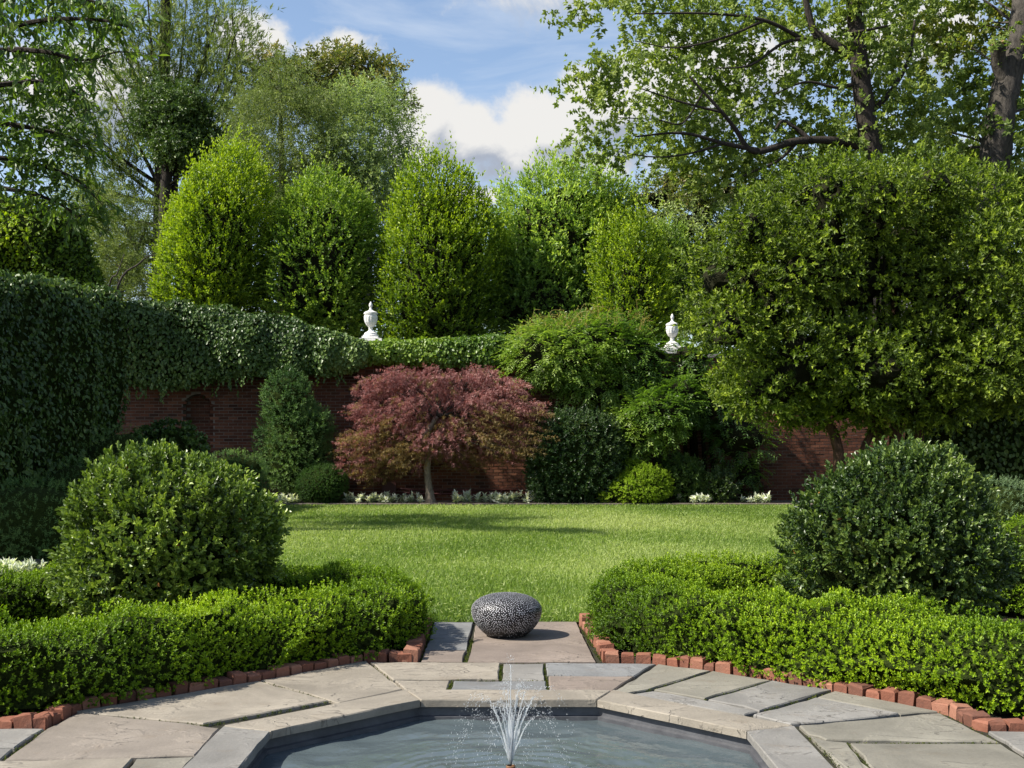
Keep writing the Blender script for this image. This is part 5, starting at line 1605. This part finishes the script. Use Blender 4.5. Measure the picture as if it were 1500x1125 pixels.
# ---------------------------------------------------------------- white house glimpsed on the right
hs = thing('white_house', 'white painted house glimpsed through the big broad tree at right', 'house')
DH = 48
x0, x1 = W(1290, 0, DH)[0], W(1900, 0, DH)[0]
MB().add(*box(x0, x1, DH, DH + 8, -0.05, 6.9)).obj('wall', M['white_paint'], hs)
mb = MB()
mb.add(np.array([[x0 - .3, DH - .4, 6.91], [x1 + .3, DH - .4, 6.91], [x1 + .3, DH + 8.4, 6.91], [x0 - .3, DH + 8.4, 6.91], [x0 + 2.5, DH + 4, 9.6], [x1 - 2.5, DH + 4, 9.6]]), [np.array([[0, 1, 5, 4], [1, 2, 2, 5][:3] + [5], [2, 3, 4, 5]])[[0, 2]], np.array([[1, 2, 5], [3, 0, 4]])])
mb.obj('roof', M['roof'], hs)
for px in (1380, 1470, 1560):
    for zc in (2.2, 5.2):
        xx = W(px, 0, DH)[0]
        m = MB()
        for q in (box(xx - .55, xx + .55, DH - .06, DH - .003, zc + .75, zc + .85), box(xx - .55, xx + .55, DH - .06, DH - .003, zc - .85, zc - .75), box(xx - .55, xx - .45, DH - .06, DH - .003, zc - .749, zc + .749), box(xx + .45, xx + .55, DH - .06, DH - .003, zc - .749, zc + .749)):
            m.add(*q)
        w_ = m.obj('window', M['white_paint'], hs)
        MB().add(*box(xx - .449, xx + .449, DH - .02, DH - .004, zc - .749, zc + .749)).obj('pane', M['pane'], w_)

# ---------------------------------------------------------------- overhanging cherry branch, upper left
ch = thing('cherry_tree', 'leafy drooping branches reaching in from the upper left corner', 'tree')
mb = MB()
KC = 1.5
rootp = np.array([-10.4, 16.6, 0.0])
mb.add(*tube(smooth_path([rootp + [0, 0, -.1], rootp + [0.05, 0, 2.5], rootp + [0.1, 0, 4.5], rootp + [0.2, 0, 9.0]]), np.linspace(0.28, 0.12, 19), 10, 0.05))
mb.obj('trunk', M['greybark'], ch, smooth=True)
limbs = [[(-120, 120, 11.6), (-40, 60, 11.4), (60, 30, 11.2), (150, 30, 11.0), (185, 40, 11.0)],
         [(-120, 150, 11.8), (-20, 80, 11.6), (60, 75, 11.4), (120, 88, 11.3), (175, 75, 11.2)],
         [(-120, 160, 11.9), (-30, 130, 12), (50, 120, 12.0), (100, 128, 12), (140, 165, 12)],
         [(-120, 190, 12), (-20, 180, 12.2), (60, 190, 12.3), (110, 205, 12.3), (135, 235, 12.3)],
         [(-120, 230, 12.2), (-20, 230, 12.4), (50, 240, 12.5), (110, 262, 12.5), (150, 300, 12.5)],
         [(-120, 260, 12.4), (-40, 270, 12.6), (40, 282, 12.6), (90, 300, 12.6), (120, 325, 12.6)],
         [(-120, 60, 11.2), (-30, 10, 11), (60, -10, 10.9), (130, 0, 10.8), (165, 15, 10.8)]]
br, spots, dirs = MB(), [], []
for L_ in limbs:
    Q = smooth_path([W(q[0], q[1], q[2] * KC) for q in L_], 8)
    Q[0] = rootp + [0.1, 0, min(Q[0][2], 8.5)]
    br.add(*tube(Q, np.linspace(0.06, 0.008, len(Q)), 6))
    for k in range(8, len(Q), 1):
        for _ in range(2):
            s = Q[k]
            e = s + KC * np.array([U(-0.28, 0.36), U(-0.5, 0.5), U(-0.30, 0.16)])
            br.add(*tube([s, (s + e) / 2 + [0, 0, 0.03], e], [0.006, 0.004, 0.002], 4))
            for t in np.linspace(0.2, 1, 6):
                spots.append(s + (e - s) * t)
                dirs.append(norm(e - s + rng.normal(size=3) * 0.3 + np.array([0.03, 0, -0.38])))
br.obj('branches', M['bark'], ch)
spots, dirs = np.array(spots), np.array(dirs)
n = len(spots)
nr = norm(np.c_[rng.normal(size=(n, 2)) * 0.5, np.ones(n)])
# single large leaves: the nearest ones as leaves of their own, the rest joined
pxs = spots[:, 0] / spots[:, 1] * FPX + CX
pys = HZ - (spots[:, 2] - CAMH) / spots[:, 1] * FPX
inside = (pxs > -5) & (pys > -5)
rank = np.argsort(np.where(inside, spots[:, 1], 99))
single, others = rank[:290], rank[290:]
protos = []
for tt in (0.2, 0.4, 0.55, 0.75):
    m = MB()
    leaves(m, np.zeros((1, 3)), np.array([[1., 0, 0]]), np.array([[0, 0, 1.]]), 0.155, 0.066, tt, 'oval', 0.18)
    protos.append(m.mesh('leaf', LM['cherry']))
from mathutils import Matrix
for i in single:
    d = Vector(dirs[i])
    nn_ = Vector(nr[i])
    nn_ = (nn_ - d * nn_.dot(d)).normalized()
    sd = nn_.cross(d)
    mt = Matrix((d, sd, nn_)).transposed().to_4x4()
    mt.translation = Vector(spots[i])
    o = link_mesh('leaf', protos[int(U(0, 3.99))], ch)
    s = U(0.75, 1.15)
    o.matrix_world = mt @ Matrix.Diagonal((s, s, s, 1))
mb = MB()
leaves(mb, spots[others], dirs[others], nr[others], 0.155 * U(0.75, 1.15, len(others)), 0.064, U(0.15, 0.7, len(others)), 'oval', 0.18)
# denser shaded foliage behind
n = 1500
cen_ = clump_centres([(-60, -20), (60, -20), (110, 40), (90, 120), (115, 200), (100, 245), (60, 262), (-60, 262)], 40, 18.2, 20.5, 20)
for c in cen_:
    m_ = 18
    p = c + norm(rng.normal(size=(m_, 3))) * (U(0, 1, m_) ** 0.5)[:, None] * 0.55
    sprigs(mb, p, norm(rng.normal(size=(m_, 3)) + np.array([0.2, 0, -0.2])), U(0.2, 0.4, m_), 6, 0.14, 0.058, 0.35 + U(-.2, .2, m_), shape='oval', gravity=0.4, newtip=0.1)
mb.obj('crown', LM['cherry'], ch, kind='stuff')

sc.render.engine = 'CYCLES'
tri = sum(sum(len(p.vertices) - 2 for p in o.data.polygons) if len(o.data.polygons) < 50 else len(o.data.loops) - 2 * len(o.data.polygons) for o in sc.objects if o.type == 'MESH')
print("TRIANGLES", tri, flush=True)
